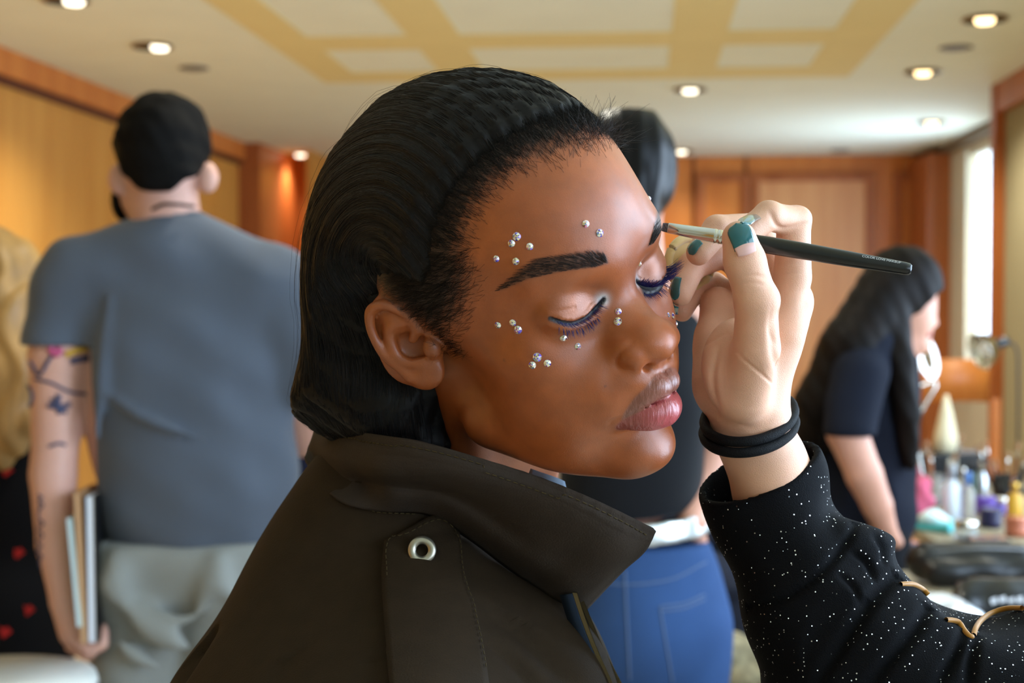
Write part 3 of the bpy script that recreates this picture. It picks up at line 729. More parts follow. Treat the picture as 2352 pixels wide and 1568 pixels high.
# clear the face, ear and the neck under the jaw
def facecut(x, y, z):
    # outside of the hair region in side view -> positive inside the cut
    X, Z = np.broadcast_arrays(x[:, 0, 0][:, None], z[0, 0, :][None, :])
    sd = poly_sd(HAIRPOLY2, X.ravel().astype(float), Z.ravel().astype(float)).reshape(X.shape).astype(np.float32)
    return (sd[:, None, :]+0*y)
HAIRPOLY2 = np.array([(96, 99), (78, 97), (64, 92), (54, 83), (46, 72), (41, 60), (41, 48), (35, 35), (27, 28), (16, 22), (4, 29), (-14, 36), (-32, 24), (-37, 0), (-30, -22), (-16, -36), (-14, -60), (6, -110), (-30, -160), (-200, -160), (-200, 220), (98, 220)], float)
c_ = (hf.ax[0][:, None, None], hf.ax[1][None, :, None], hf.ax[2][None, None, :])
_cut = facecut(*c_)
hf.F = np.maximum(hf.F+np.clip(11-.42*_cut, 0, 16), -_cut-6).astype(np.float32)   # tapers to nothing at the hair line
_zw = (HT[2]*1000+HM[2, 0]*c_[0]+HM[2, 1]*c_[1]+HM[2, 2]*c_[2]).astype(np.float32)
hf.F = -smin(-hf.F, -(1294-_zw), 8).astype(np.float32); del _zw
# strand furrows: ridges along the combing direction
_ps = np.degrees(np.arctan2(c_[1], np.hypot(c_[0]+5, c_[2]-35)))
_ph = np.degrees(np.arctan2(c_[2]-35, c_[0]+5))
_ps = _ps+3*np.sin(np.radians(_ph)*2.0+1)
hf.F -= (.55*np.sin(_ps*1.1+.4)+.35*np.sin(_ps*2.7+.02*_ph)+.28*np.sin(_ps*6.3+1)).astype(np.float32)
V_, Q_ = hf.mesh(3); del hf, c_, _cut, _ps, _ph
HSIL = [(1350, 248, .6, -1), (1290, 200, .4, -1), (1200, 165, .2, -1), (1100, 154, 0, -1), (1000, 166, -.3, -1), (920, 197, -.5, -1), (850, 247, -.7, -1), (790, 311, -1, -.8), (745, 380, -1, -.5), (715, 450, -1, -.35), (697, 530, -1, -.2), (690, 620, -1, 0), (690, 700, -1, 0), (694, 770, -1, 0), (684, 840, -1, .1), (668, 890, -1, .2), (660, 935, -1, 0), (676, 968, -1, .8)]
def silfit(V, toW, fromW, sil, maxpx, s, ridge, extra=()):
    PX = proj(toW(V)); P, Qx = [], []
    for x, y, nx, ny in sil:
        nn = np.array([nx, ny])/math.hypot(nx, ny); tt = np.array([-nn[1], nn[0]]); r = PX-np.array([x, y])
        m_ = np.nonzero((np.abs(r@tt) < 7) & (np.linalg.norm(r, axis=1) < 2.5*maxpx))[0]
        if len(m_) == 0: continue
        i_ = m_[np.argmax(r[m_]@nn)]
        if np.linalg.norm(r[i_]) > maxpx: continue
        P.append(V[i_]); Qx.append((x, y))
    P = np.array(P); Qx = np.array(Qx, float); Wp = toW(P); D = fromW(unproj(Qx[:, 0], Qx[:, 1], (Wp-CAM)@CD))-P
    print('SILFIT', len(P), 'max mm', np.round(np.abs(D).max(), 1), 'mean', np.round(np.linalg.norm(D, axis=1).mean(), 1))
    return V+rbf_warp(P, D, V, s, ridge)
V_ = silfit(V_, h2w, w2h, HSIL, 130, 40.0, .05)
V_ = silfit(V_, h2w, w2h, HSIL, 130, 26.0, .02)
HAW = h2w(V_)
hair = keep(mesh_np('hair', HAW, Q_, HAIRM), model); hair['label'] = 'sleek black hair combed back into a bob'
HAB = bvh_of(V_, Q_)
def strand_set(n, seed, plo, phi_, lift, start=(28, 150), jit=.5, zend=(-112, -60)):
    """back over the crown round the ear axis, then straight down"""
    r = np.random.default_rng(seed); out = []; C0 = Vector((-5, 0, 35)); K = 26
    for i in range(n):
        ps0 = r.uniform(plo, phi_); wob = r.normal(0, jit); a0 = r.uniform(*start); a1 = 186
        pts = []; li = lift*r.random()**2
        for k in range(K):
            t = k/(K-1); ph = a0+(a1-a0)*t; ps = ps0-3*math.sin(math.radians(ph)*2+1)+wob*math.sin(3*t+i)
            d = Vector((math.cos(math.radians(ph))*math.cos(math.radians(ps)), math.sin(math.radians(ps)), math.sin(math.radians(ph))*math.cos(math.radians(ps))))
            loc, nor, _i, _d = HAB.ray_cast(C0+d*250, -d, 250)
            if loc is None or _d > 235:
                if pts: break
                continue
            p = loc+d*(-.15+li*(.3+t))
            if pts and (p-pts[-1]).length > 24: break
            pts.append(p)
        if len(pts) < 4: continue
        q = pts[-1]; az = math.atan2(q.y, q.x+48); ze = r.uniform(*zend); M_ = 12
        if a0 < 186 and q.z > ze+8:
            z0 = q.z
            for k in range(1, M_):
                z = z0+(ze-z0)*k/(M_-1); d = Vector((math.cos(az), math.sin(az), 0)); o_ = Vector((-48, 0, z))
                loc, nor, _i, _d = HAB.ray_cast(o_+d*200, -d, 200)
                if loc is None or _d > 190: break
                p = loc+d*(-.15+li*.8)
                if (p-pts[-1]).length > 26: break
                pts.append(p)
        if len(pts) < 6: continue
        out.append(h2w(spline(np.array([tuple(p) for p in pts]), 26)))
    return out
HAIRS = [mat('black_strand', srgb(18, 14, 13), .4, spec=.25), mat('brown_black_strand', srgb(34, 26, 22), .42, spec=.28)]
for sd, m_, n_ in ((11, HAIRS[0], 2300), (12, HAIRS[1], 900)):
    o = strands('hair_strands', strand_set(n_, sd, -80, 50, .7)+strand_set(n_//3, sd+7, -84, 10, .6, start=(120, 184)), .00022, .00014, m_, hair); o['kind'] = 'stuff'
o = strands('flyaway_strands', strand_set(60, 13, -60, 40, 6, jit=2.5), .00009, .00005, HAIRS[0], hair); o['kind'] = 'stuff'
def fuzz():
    """short hairs along the hair line and over the temple"""
    r = np.random.default_rng(5); out = []
    idx = np.nonzero((HSD > -9) & (HSD < 34) & (HV0[:, 1] < 42) & (HV0[:, 2] > -8) & (HV0[:, 0] > 5))[0]
    idx = r.choice(idx, 9000); nrm = np.zeros_like(HW)
    n_ = np.cross(HW[HQ[:, 2]]-HW[HQ[:, 0]], HW[HQ[:, 3]]-HW[HQ[:, 1]])
    for k in range(4): np.add.at(nrm, HQ[:, k], n_)
    nrm /= np.linalg.norm(nrm, axis=1, keepdims=True)+1e-12
    for i in idx:
        if r.random() > .95*sstep(-9, 13, HSD[i])+.06: continue
        x, y, z = HV0[i]; tl = np.array([-1.0, -.15*np.sign(y), .35 if z > 60 else -.25])+r.normal(0, .28, 3)
        t = HM@tl; n = nrm[i]; t = t-n*(t@n); t /= np.linalg.norm(t); L_ = r.uniform(.004, .012)+.0005*max(HSD[i], 0); cl = r.normal(0, .3, 3)
        h_ = .0006+(.0022 if z > 70 else .0006)*r.random()
        out.append(np.array([HW[i]+t*L_*s+n*(h_*s*(1.6-s))+cl*(.0022 if HSD[i] < 10 else .0006)*s*s for s in (0, .25, .5, .75, 1)]))
    o = strands('baby_hair', out, .00008, .00004, HAIRS[0], hair); o['kind'] = 'stuff'
    out = []
    idx = np.nonzero((HSD > -2) & (HSD < 10) & (HV0[:, 2] > 78) & (HV0[:, 1] > 0))[0]
    for i in r.choice(idx, 260):
        n = nrm[i]; d = n+r.normal(0, .5, 3); L_ = r.uniform(.004, .013); cl = r.normal(0, .5, 3)
        out.append(np.array([HW[i]+d*L_*s+cl*.005*s*s for s in (0, .25, .5, .75, 1)]))
    o = strands('frizz', out, .0001, .00005, HAIRS[1], hair); o['kind'] = 'stuff'
fuzz()
# ================================================================ her jacket
JM = mat('olive_brown_twill', srgb(46, 35, 23), .85, spec=.15, noise=.12, nscale=60, bump=.25, bscale=900)
JM2 = mat('brown_twill_collar', srgb(57, 48, 41), .85, spec=.15, noise=.1, nscale=60, bump=.25, bscale=900)
STM = mat('olive_thread', srgb(74, 62, 38), .8, spec=.2)
jf = Field((-330, 660, 930), (150, 1240, 1330), 3.0)
jf.add(ell((-70, 950, 1010), (150, 235, 215)))
jf.add(chain([(-75, 1120, 1120), (-82, 960, 1165), (-60, 800, 1095)], [75, 92, 84], 30), 40)      # shoulders
jf.add(chain([(-60, 800, 1090), (-30, 720, 960)], [82, 70]), 30)                                  # near sleeve
jf.add(cone((-100, 958, 1185), (-92, 955, 1250), 84, 62), 40)
jf.add(ell((-10, 940, 1080), (95, 140, 130)), 40)
jf.sub(cone((-70, 975, 1225), (-50, 970, 1340), 36, 62), 8)
def jfold(x, y, z):
    return (3.5*np.sin((x*.9+z*.8)/34.0+1)*np.sin((y)/60.0)+2.2*np.sin((x-z*.7+y*.4)/21.0)*np.exp(-((z-1150)/90.0)**2))
jf.F += jfold(jf.ax[0][:, None, None], jf.ax[1][None, :, None], jf.ax[2][None, None, :]).astype(np.float32)
V_, Q_ = biggest(*jf.mesh(4)); del jf
mm = lambda P: np.asarray(P, float)/1000
wm = lambda P: np.asarray(P, float)*1000
V_ = V_[:]
JSIL = [(420, 1520, -1, -.6), (490, 1430, -1, -.7), (545, 1330, -1, -.6), (600, 1230, -1, -.7), (650, 1150, -1, -.7), (695, 1085, -1, -.7), (1345, 1400, 1, -.5), (1385, 1470, 1, -.4), (1412, 1540, 1, -.3)]
V_ = silfit(V_, mm, wm, JSIL, 200, 70.0, .03)
V_ = silfit(V_, mm, wm, JSIL, 200, 50.0, .02)
V_ = grooves(V_, Q_, mm, [([(492, 1438), (452, 1500), (404, 1575)], 9, 7), ([(1110, 1395), (1200, 1450), (1310, 1560)], 24, 5), ([(770, 1300), (700, 1400), (640, 1540)], 30, 3), ([(860, 1230), (850, 1380), (860, 1560)], 22, 2.5), ([(1120, 1470), (1180, 1520), (1230, 1580)], 14, 3)])
JW = mm(V_)
jacket = keep(mesh_np('jacket', JW, Q_, JM), model); jacket['label'] = 'dark olive-brown twill jacket'
JB = bvh_of(JW, Q_)
def on_jacket(x, y, off=0.0, bvh=None):
    loc, nor = ray_px(bvh or JB, x, y, 3)
    if loc is None: return None
    return loc+nor*off
def patch(name, rows, m, parent, n=(40, 14), thick=.002, bvh=None, off=.001):
    """strip laid on a surface: rows of pixel points -> grid draped on the surface, then given thickness"""
    G = np.array([spline(r, n[0]) for r in rows]); G = np.stack([spline(G[:, i], n[1]) for i in range(n[0])], 1)
    V = []; last = None
    for a in range(n[1]):
        for b in range(n[0]):
            p = on_jacket(G[a, b, 0], G[a, b, 1], off, bvh)
            if p is None: p = last if last is not None else up(G[a, b, 0], G[a, b, 1], .9)
            V.append(p); last = p
    V = np.array(V); idx = np.arange(n[0]*n[1]).reshape(n[1], n[0])
    Q = np.stack([idx[:-1, :-1], idx[:-1, 1:], idx[1:, 1:], idx[1:, :-1]], -1).reshape(-1, 4)
    o = keep(mesh_np(name, V, Q, m), parent)
    md = o.modifiers.new('s', 'SOLIDIFY'); md.thickness = thick; md.offset = 0
    return o
# collar: rows from the neck seam up to the free edge, (px, py, depth)
COL = [
  [(700, 1055, 1.00), (742, 1120, .955), (800, 1160, .905), (890, 1172, .872), (985, 1178, .858), (1080, 1235, .853), (1180, 1310, .856), (1290, 1380, .872), (1345, 1395, .905)],
  [(712, 1030, 1.00), (760, 1085, .948), (830, 1112, .900), (920, 1120, .866), (1020, 1130, .850), (1130, 1180, .845), (1250, 1260, .846), (1360, 1320, .858), (1425, 1310, .885)],
  [(722, 1005, .985), (765, 1040, .915), (850, 1068, .868), (950, 1075, .843), (1060, 1092, .834), (1190, 1130, .836), (1320, 1195, .838), (1420, 1255, .850), (1478, 1262, .870)],
  [(728, 984, .985), (800, 990, .905), (880, 1000, .862), (960, 1012, .842), (1085, 1046, .836), (1220, 1090, .842), (1350, 1140, .842), (1440, 1182, .850), (1504, 1216, .866)]]
R_ = np.array([spline(r, 72) for r in COL]); G_ = np.stack([spline(R_[:, i], 30) for i in range(72)], 1)     # (30,72,3)
gu, gv = np.meshgrid(np.linspace(0, 1, 72), np.linspace(0, 1, 30))
# creases of the cloth, in metres towards the viewer
dep = G_[..., 2].copy()
dep += .0085*np.exp(-(((gu-.16-.16*(1-gv))/.045)**2))*np.exp(-((gv-.45)/.28)**2)
dep -= .006*np.exp(-(((gu-.24-.16*(1-gv))/.05)**2))*np.exp(-((gv-.40)/.3)**2)
dep += .0075*np.exp(-(((gv-.42+.35*(gu-.3))/.10)**2))*sstep(.1, .35, gu)*(1-sstep(.62, .8, gu))
dep -= .0065*np.exp(-(((gv-.30+.2*(gu-.3))/.13)**2))*sstep(.35, .6, gu)*(1-sstep(.8, .92, gu))
dep += .006*np.exp(-(((gu-.80)/.035)**2))*np.exp(-((gv-.2)/.25)**2)
dep += .0007*np.sin(gu*150)*sstep(.78, .92, gv)*sstep(.4, .6, gu)
dep += .0016*np.exp(-((gv-.86)/.018)**2)*-1
_b = []
for i in range(72):
    p = on_jacket(G_[0, i, 0], G_[0, i, 1]); _b.append(np.nan if p is None else float((p-CAM)@CD)-.0015-dep[0, i])
_b = np.array(_b); _k = ~np.isnan(_b); _b = np.interp(np.arange(72), np.nonzero(_k)[0], _b[_k]); _b = np.convolve(np.pad(_b, 4, mode='edge'), np.ones(9)/9, 'valid')
dep = dep+np.clip(_b, -.03, .05)[None]*(1-gv)**1.6
CVt = unproj(G_[..., 0], G_[..., 1], dep).reshape(-1, 3); ix = np.arange(30*72).reshape(30, 72)
CQ = np.stack([ix[:-1, :-1], ix[:-1, 1:], ix[1:, 1:], ix[1:, :-1]], -1).reshape(-1, 4)
collar = keep(mesh_np('collar', CVt, CQ, JM2), jacket); md = collar.modifiers.new('s', 'SOLIDIFY'); md.thickness = .0035; md.offset = 0
CB = bvh_of(CVt, CQ)
def stitches(name, P, m, parent, bvh, step=.0042, ln=.0026, r=.00035, off=.0022):
    L = [p for p in (on_jacket(x, y, off, bvh) for x, y in spline(P, 120)) if p is not None]
    if len(L) < 3: return None
    L = np.array(L); s = np.concatenate([[0], np.cumsum(np.linalg.norm(np.diff(L, axis=0), axis=1))]); paths = []
    for a in np.arange(0, s[-1]-ln, step):
        paths.append(np.stack([np.interp([a, a+ln/2, a+ln], s, L[:, k]) for k in range(3)], 1))
    return strands(name, paths, r, r, m, parent, 4)
stitches('stitching', [(760, 1004), (880, 1022), (960, 1034), (1085, 1067), (1220, 1113), (1340, 1160), (1420, 1198), (1480, 1230)], STM, collar, CB)
stitches('stitching', [(737, 1105), (760, 1143), (830, 1167), (960, 1173), (1005, 1188)], STM, collar, CB, .0035, .0022, .0003)
# epaulette strap with its metal eyelet
ep_o = patch('epaulette', [[(884, 1256), (880, 1330), (884, 1420), (890, 1500), (898, 1600)], [(935, 1222), (950, 1330), (955, 1420), (960, 1500), (968, 1600)], [(1000, 1190), (1015, 1330), (1020, 1420), (1025, 1500), (1032, 1600)],
       [(1050, 1240), (1060, 1330), (1085, 1420), (1100, 1500), (1112, 1600)]], JM, jacket, (50, 16), .004, None, .0035)
stitches('stitching', [(893, 1340), (893, 1262), (940, 1232), (1000, 1204), (1042, 1246), (1056, 1330), (1080, 1420), (1095, 1500), (1103, 1560)], STM, ep_o, JB, .0045, .0026, .0003, .0065)
NICK = mat('brushed_nickel', srgb(176, 170, 156), .3, .9)
loc, nor = ray_px(JB, 968, 1276, 3)
def ring(name, R0, R1, h, m, parent, n=40):
    V, F = [], []
    for rr, z in ((R0, 0), (R0*1.05, h), (R1*.96, h), (R1, 0)):
        V += [(rr*math.cos(2*math.pi*i/n), rr*math.sin(2*math.pi*i/n), z) for i in range(n)]
    for k in range(4):
        for i in range(n): F.append((k*n+i, k*n+(i+1) % n, ((k+1) % 4)*n+(i+1) % n, ((k+1) % 4)*n+i))
    return mesh_np(name, np.array(V), F, m)
g_ = ring('eyelet', .0034, .0082, .0012, NICK, None)
g_.matrix_world = Matrix.Translation(Vector(loc+nor*.0055-CD*.004)) @ (Vector(nor)*.25-Vector(CD)*.75).to_track_quat('Z', 'Y').to_matrix().to_4x4()
mw = g_.matrix_world.copy(); g_.parent = ep_o; g_.matrix_parent_inverse = Matrix.Identity(4); g_.matrix_basis = mw; g_['label'] = 'round metal eyelet'
# yoke seam and shoulder crease lines
stitches('stitching', [(1010, 1192), (1100, 1240), (1200, 1312), (1290, 1372)], STM, jacket, JB, .004, .0025, .00028, .001)
# front opening: facing and zip teeth
ZM = mat('dark_brass_zip', srgb(120, 104, 74), .35, .8)
zp = spline([(1316, 1362, .885), (1335, 1420, .882), (1362, 1490, .880), (1400, 1575, .878)], 46); zw = unproj(zp[:, 0], zp[:, 1], zp[:, 2])
z2 = spline([(1326, 1366, .905), (1350, 1425, .905), (1378, 1490, .905), (1422, 1575, .905)], 46); z2w = unproj(z2[:, 0], z2[:, 1], z2[:, 2])
FACM = mat('brown_lining', srgb(40, 34, 28), .8)
ZTAPE = mat('blue_grey_zip_tape', srgb(34, 44, 58), .85, spec=.2)
ix = np.arange(46)
for nm, A, dx, m_ in (('zip_tape', zw, -26, ZTAPE), ('front_facing', z2w, -44, FACM)):
    B = A+np.array([dx/F_PX*.9, .03 if dx < -30 else .006, -.002]); Vv = np.vstack([A, B]); Fq = np.stack([ix[:-1], ix[1:], 46+ix[1:], 46+ix[:-1]], 1)
    o = keep(mesh_np(nm, Vv, Fq, m_), jacket); md = o.modifiers.new('s', 'SOLIDIFY'); md.thickness = .0015
tz = []
for A in (zw, z2w):
    for i in range(0, 45):
        for f in (0, .5):
            p = A[i]*(1-f)+A[i+1]*f; tz.append(np.array([p, p+np.array([.0012, -.0004, 0]), p+np.array([.0024, -.0008, 0])]))
o = strands('zip_teeth', tz, .0007, .0006, ZM, jacket, 4); o['kind'] = 'stuff'
# inner shirt showing a sliver of pale blue at the throat
SHM = mat('pale_blue_cotton', srgb(150, 170, 190), .8, noise=.1, nscale=50)
sp_ = [[(1225, 1080, .905), (1262, 1092, .895), (1295, 1108, .895)], [(1200, 1140, .900), (1255, 1160, .890), (1310, 1170, .890)]]
G_ = np.array([spline(r, 10) for r in sp_]); Vv = unproj(G_[..., 0], G_[..., 1], G_[..., 2]).reshape(-1, 3); ix = np.arange(20).reshape(2, 10)
o = keep(mesh_np('shirt_collar', Vv, np.stack([ix[:-1, :-1], ix[:-1, 1:], ix[1:, 1:], ix[1:, :-1]], -1).reshape(-1, 4), SHM), model); md = o.modifiers.new('s', 'SOLIDIFY'); md.thickness = .003
# ================================================================ make-up artist's arm: hand, nails, hair tie, sleeve
def jt(x, y, d): return unproj(x, y, d)*1000
HSK = mat  # (alias kept short)
hn = Field((60, 755, 1170), (230, 960, 1470), 1.0)
# (pixel x, pixel y, depth) joints
TH = [jt(1716, 905, .846), jt(1742, 800, .826), jt(1740, 690, .812), jt(1712, 600, .806), jt(1698, 545, .803)]
IX = [jt(1812, 760, .862), jt(1832, 640, .862), jt(1836, 506, .858), jt(1775, 488, .845), jt(1722, 528, .838)]
MI = [jt(1772, 740, .882), jt(1790, 620, .890), jt(1742, 530, .892), jt(1650, 530, .878), jt(1606, 580, .868)]
RI = [jt(1726, 735, .896), jt(1735, 640, .910), jt(1668, 580, .912), jt(1590, 610, .895), jt(1560, 672, .884)]
PI = [jt(1680, 745, .905), jt(1672, 680, .918), jt(1640, 655, .925), jt(1596, 660, .915), jt(1562, 712, .904)]
WR = jt(1726, 1000, .874); FA = jt(1772, 1130, .885); FB = jt(1890, 1420, .90)
hn.add(chain([WR, FA, FB], [21, 23, 34], 4))
hn.add(chain([jt(1745, 985, .868), jt(1770, 1120, .874)], [15, 16]), 10)
# palm: metacarpals blended
PB = jt(1722, 930, .868)
hn.add(chain([jt(1772, 930, .866), jt(1818, 740, .864)], [15, 13.5]), 10)
hn.add(chain([jt(1740, 930, .872), jt(1775, 735, .880)], [16, 13]), 12)
hn.add(chain([jt(1700, 925, .878), jt(1728, 735, .894)], [15, 12.5]), 12)
hn.add(chain([jt(1662, 900, .880), jt(1680, 745, .902)], [14, 12]), 12)
hn.add(chain([jt(1650, 880, .872), jt(1632, 770, .888)], [13, 10]), 12)      # heel of the palm
hn.add(chain([jt(1640, 790, .888), jt(1648, 700, .906)], [11, 11]), 10)
hn.add(chain([jt(1790, 740, .864), jt(1840, 690, .866)], [12, 12]), 10)
hn.add(ell(jt(1700, 840, .846), (21, 14, 27)), 12)                            # ball of the thumb
hn.add(cone(PB, WR, 21, 20), 12)
hn.add(chain(TH, [15, 13, 11.2, 11.0, 9.0], 3), 7)
hn.add(ell(jt(1742, 688, .812), (11.8, 11.4, 10)), 4)
for FN, rr in ((IX, [12.5, 11.2, 9.6, 8.6, 7.6]), (MI, [12, 10.6, 9.4, 8.6, 7.4]), (RI, [11.5, 10, 9, 8.2, 7.2]), (PI, [10, 8.8, 7.8, 7.2, 6.2])):
    f_ = chain(FN, rr, 2.5)
    sl, c_ = hn.blk(f_.bb, 20)
    d_ = f_(*c_).astype(np.float32); k_ = np.clip((c_[0]*0+c_[1]*0+(1395-c_[2]))/14.0, 0.6, 7.0)      # blends only at the knuckles
    a_ = hn.F[sl]; kk = k_*1.35; h_ = np.maximum(kk-np.abs(a_-d_), 0)/kk; hn.F[sl] = np.minimum(a_, d_)-h_**3*kk/6
V_, Q_ = biggest(*hn.mesh(4)); del hn
V_ = relax(V_, Q_, np.full(len(V_), 1.0), 2)
HSI = [(1604, 705, -1, 0), (1592, 790, -1, 0), (1588, 860, -1, 0), (1602, 930, -1, .2), (1636, 990, -1, .2), (1862, 560, 1, 0), (1866, 640, 1, 0), (1867, 705, 1, 0), (1845, 800, 1, .2), (1818, 880, 1, .2), (1814, 940, 1, 0), (1848, 1020, 1, -.2), (1800, 470, .3, -1), (1700, 490, 0, -1)]
V_ = silfit(V_, lambda P: np.asarray(P)/1000, lambda P: np.asarray(P)*1000, HSI, 60, 22.0, .08)
GR = [([(1792, 705), (1775, 760), (1782, 830), (1800, 850)], 11, 1.3), ([(1772, 700), (1768, 760), (1790, 800)], 6, .4), ([(1650, 800), (1636, 870), (1650, 950)], 8, 1.2), ([(1768, 488), (1795, 525), (1852, 512)], 6, 1.3), ([(1785, 668), (1822, 668), (1862, 648)], 5, 1.0), ([(1790, 610), (1830, 605), (1860, 595)], 3, .3), ([(1790, 632), (1830, 628), (1864, 620)], 3, .3),
      ([(1690, 640), (1730, 632), (1765, 640)], 3.5, .5), ([(1690, 655), (1730, 650), (1768, 660)], 3, .35), ([(1625, 745), (1665, 730), (1690, 700)], 5, .9), ([(1608, 800), (1640, 780), (1668, 765)], 4, .6), ([(1655, 990), (1720, 1005), (1800, 975)], 4, .5)]
for k in range(9): GR.append(([(1668+9*k, 760+8*k), (1690+8*k, 810+6*k), (1735+6*k, 850+5*k)], 2.6, .28))
V_ = grooves(V_, Q_, lambda P: np.asarray(P)/1000, GR)
HNW = V_/1000
ARMB = np.array([.2, .9, 1.2])
HANDM = mat('fair_hand_skin', srgb(226, 174, 144), .5, noise=.10, nscale=45, bump=.22, bscale=1700, sss=.15)
artist = mesh_np('person', HNW-ARMB, Q_, HANDM); artist.location = ARMB.tolist()
tag(artist, 'make-up artist with green nails holding a brush, only arm in view, in glittery black sleeve', 'person')
HNB = bvh_of(HNW, Q_)
# nails
NAILM = mat('teal_nail_polish', srgb(12, 88, 92), .16, spec=.6, coat=.6); BARE = mat('bare_nail', srgb(232, 186, 178), .3)
def nail(name, base, tip, wid, m, bulge=.0016, ragged=0.0, normal=None, parent=None, lift=.0004):
    """curved plate from base to tip (world points), width wid, curved across"""
    base, tip = np.array(base), np.array(tip); ax = tip-base; L_ = np.linalg.norm(ax); ax /= L_
    nrm = np.array(normal, float); nrm -= ax*(nrm@ax); nrm /= np.linalg.norm(nrm); sd = np.cross(ax, nrm)
    nu, nv = 15, 19; V = []; r = random.Random(3)
    for j in range(nv):
        t = j/(nv-1); w = wid*(1-.10*(1-t)**2)*(math.sqrt(max(0, 1-max(0, (t-.62)/.38)**2.2)) if t > .62 else 1)
        for i in range(nu):
            s = 2*i/(nu-1)-1; p = base+ax*L_*t
            if j == 0: p = p+ax*(ragged*(math.sin(i*1.7)*.5+r.random())*.5-.0012*(1-abs(s)) if ragged else -.0008*(1-s*s))
            V.append(p+sd*s*w/2+nrm*(lift+bulge*(1-s*s)+.0012*math.sin(math.pi*t)))
    ix = np.arange(nu*nv).reshape(nv, nu); Q = np.stack([ix[:-1, :-1], ix[:-1, 1:], ix[1:, 1:], ix[1:, :-1]], -1).reshape(-1, 4)
    o = keep(mesh_np(name, np.array(V), Q, m), parent or artist); md = o.modifiers.new('s', 'SOLIDIFY'); md.thickness = .0007; md.offset = -1
    return o
def surf(x, y): 
    l, n = ray_px(HNB, x, y, 2); return l, n
def nail_px(b, t, wid, lab, rag=0.0, tilt=(0, 0, 0)):
    lb, nb = surf(*b); lt, nt_ = surf(*t)
    if lb is None or lt is None: print('NAIL miss', b, t); return
    o = nail('fingernail', lb, lt, wid, NAILM, normal=nb+nt_+np.array(tilt), ragged=rag); o['label'] = lab
    return lb, lt, nb+nt_
r_ = nail_px((1712, 572), (1690, 514), .0126, 'chipped teal polish on the thumb nail', .0012)
if r_:
    lb, lt, nn_ = r_; ax_ = (lt-lb)/np.linalg.norm(lt-lb); o = nail('bare_nail', lb-ax_*.0028, lb+ax_*.0035, .0112, BARE, normal=nn_, lift=.0002); o['label'] = 'unpainted strip at the thumb nail root'
nail_px((1733, 500), (1704, 519), .0085, 'chipped teal polish on the index finger nail', .001, (0, 0, .8))
nail_px((1606, 555), (1586, 586), .0080, 'teal polish on the middle finger nail', 0, (-.6, 0, .3))
nail_px((1556, 640), (1552, 690), .0082, 'teal polish on the ring finger nail', 0, (-.5, 0, 0))
nail_px((1553, 698), (1555, 716), .0060, 'teal polish on the little finger nail', 0, (-.5, 0, 0))
# black elastic hair tie round the wrist: two strands
TIEM = mat('black_elastic', srgb(9, 9, 11), .7, spec=.2, bump=.4, bscale=1500)
for k, (dz, rr, th) in enumerate(((0, 1.0, .0030), (.0062, 1.02, .0030))):
    cx_, cy_, dd_ = 1721, 957+dz*F_PX/.87, .874; n = 64; P = []
    for i in range(n+1):
        a = 2*math.pi*i/n
        # ellipse in the wrist plane, tilted
        px_ = cx_+103*rr*math.cos(a); py_ = cy_-13*math.cos(a)+56*math.sin(a); P.append(unproj(px_, py_, dd_-.030*math.sin(a)))
    Vt, Qt = tubes(np.array([P]), np.full((1, n+1), th), 10)
    o = keep(mesh_np('hair_tie', Vt, Qt, TIEM), artist); o['label'] = 'black elastic hair tie worn on the wrist'
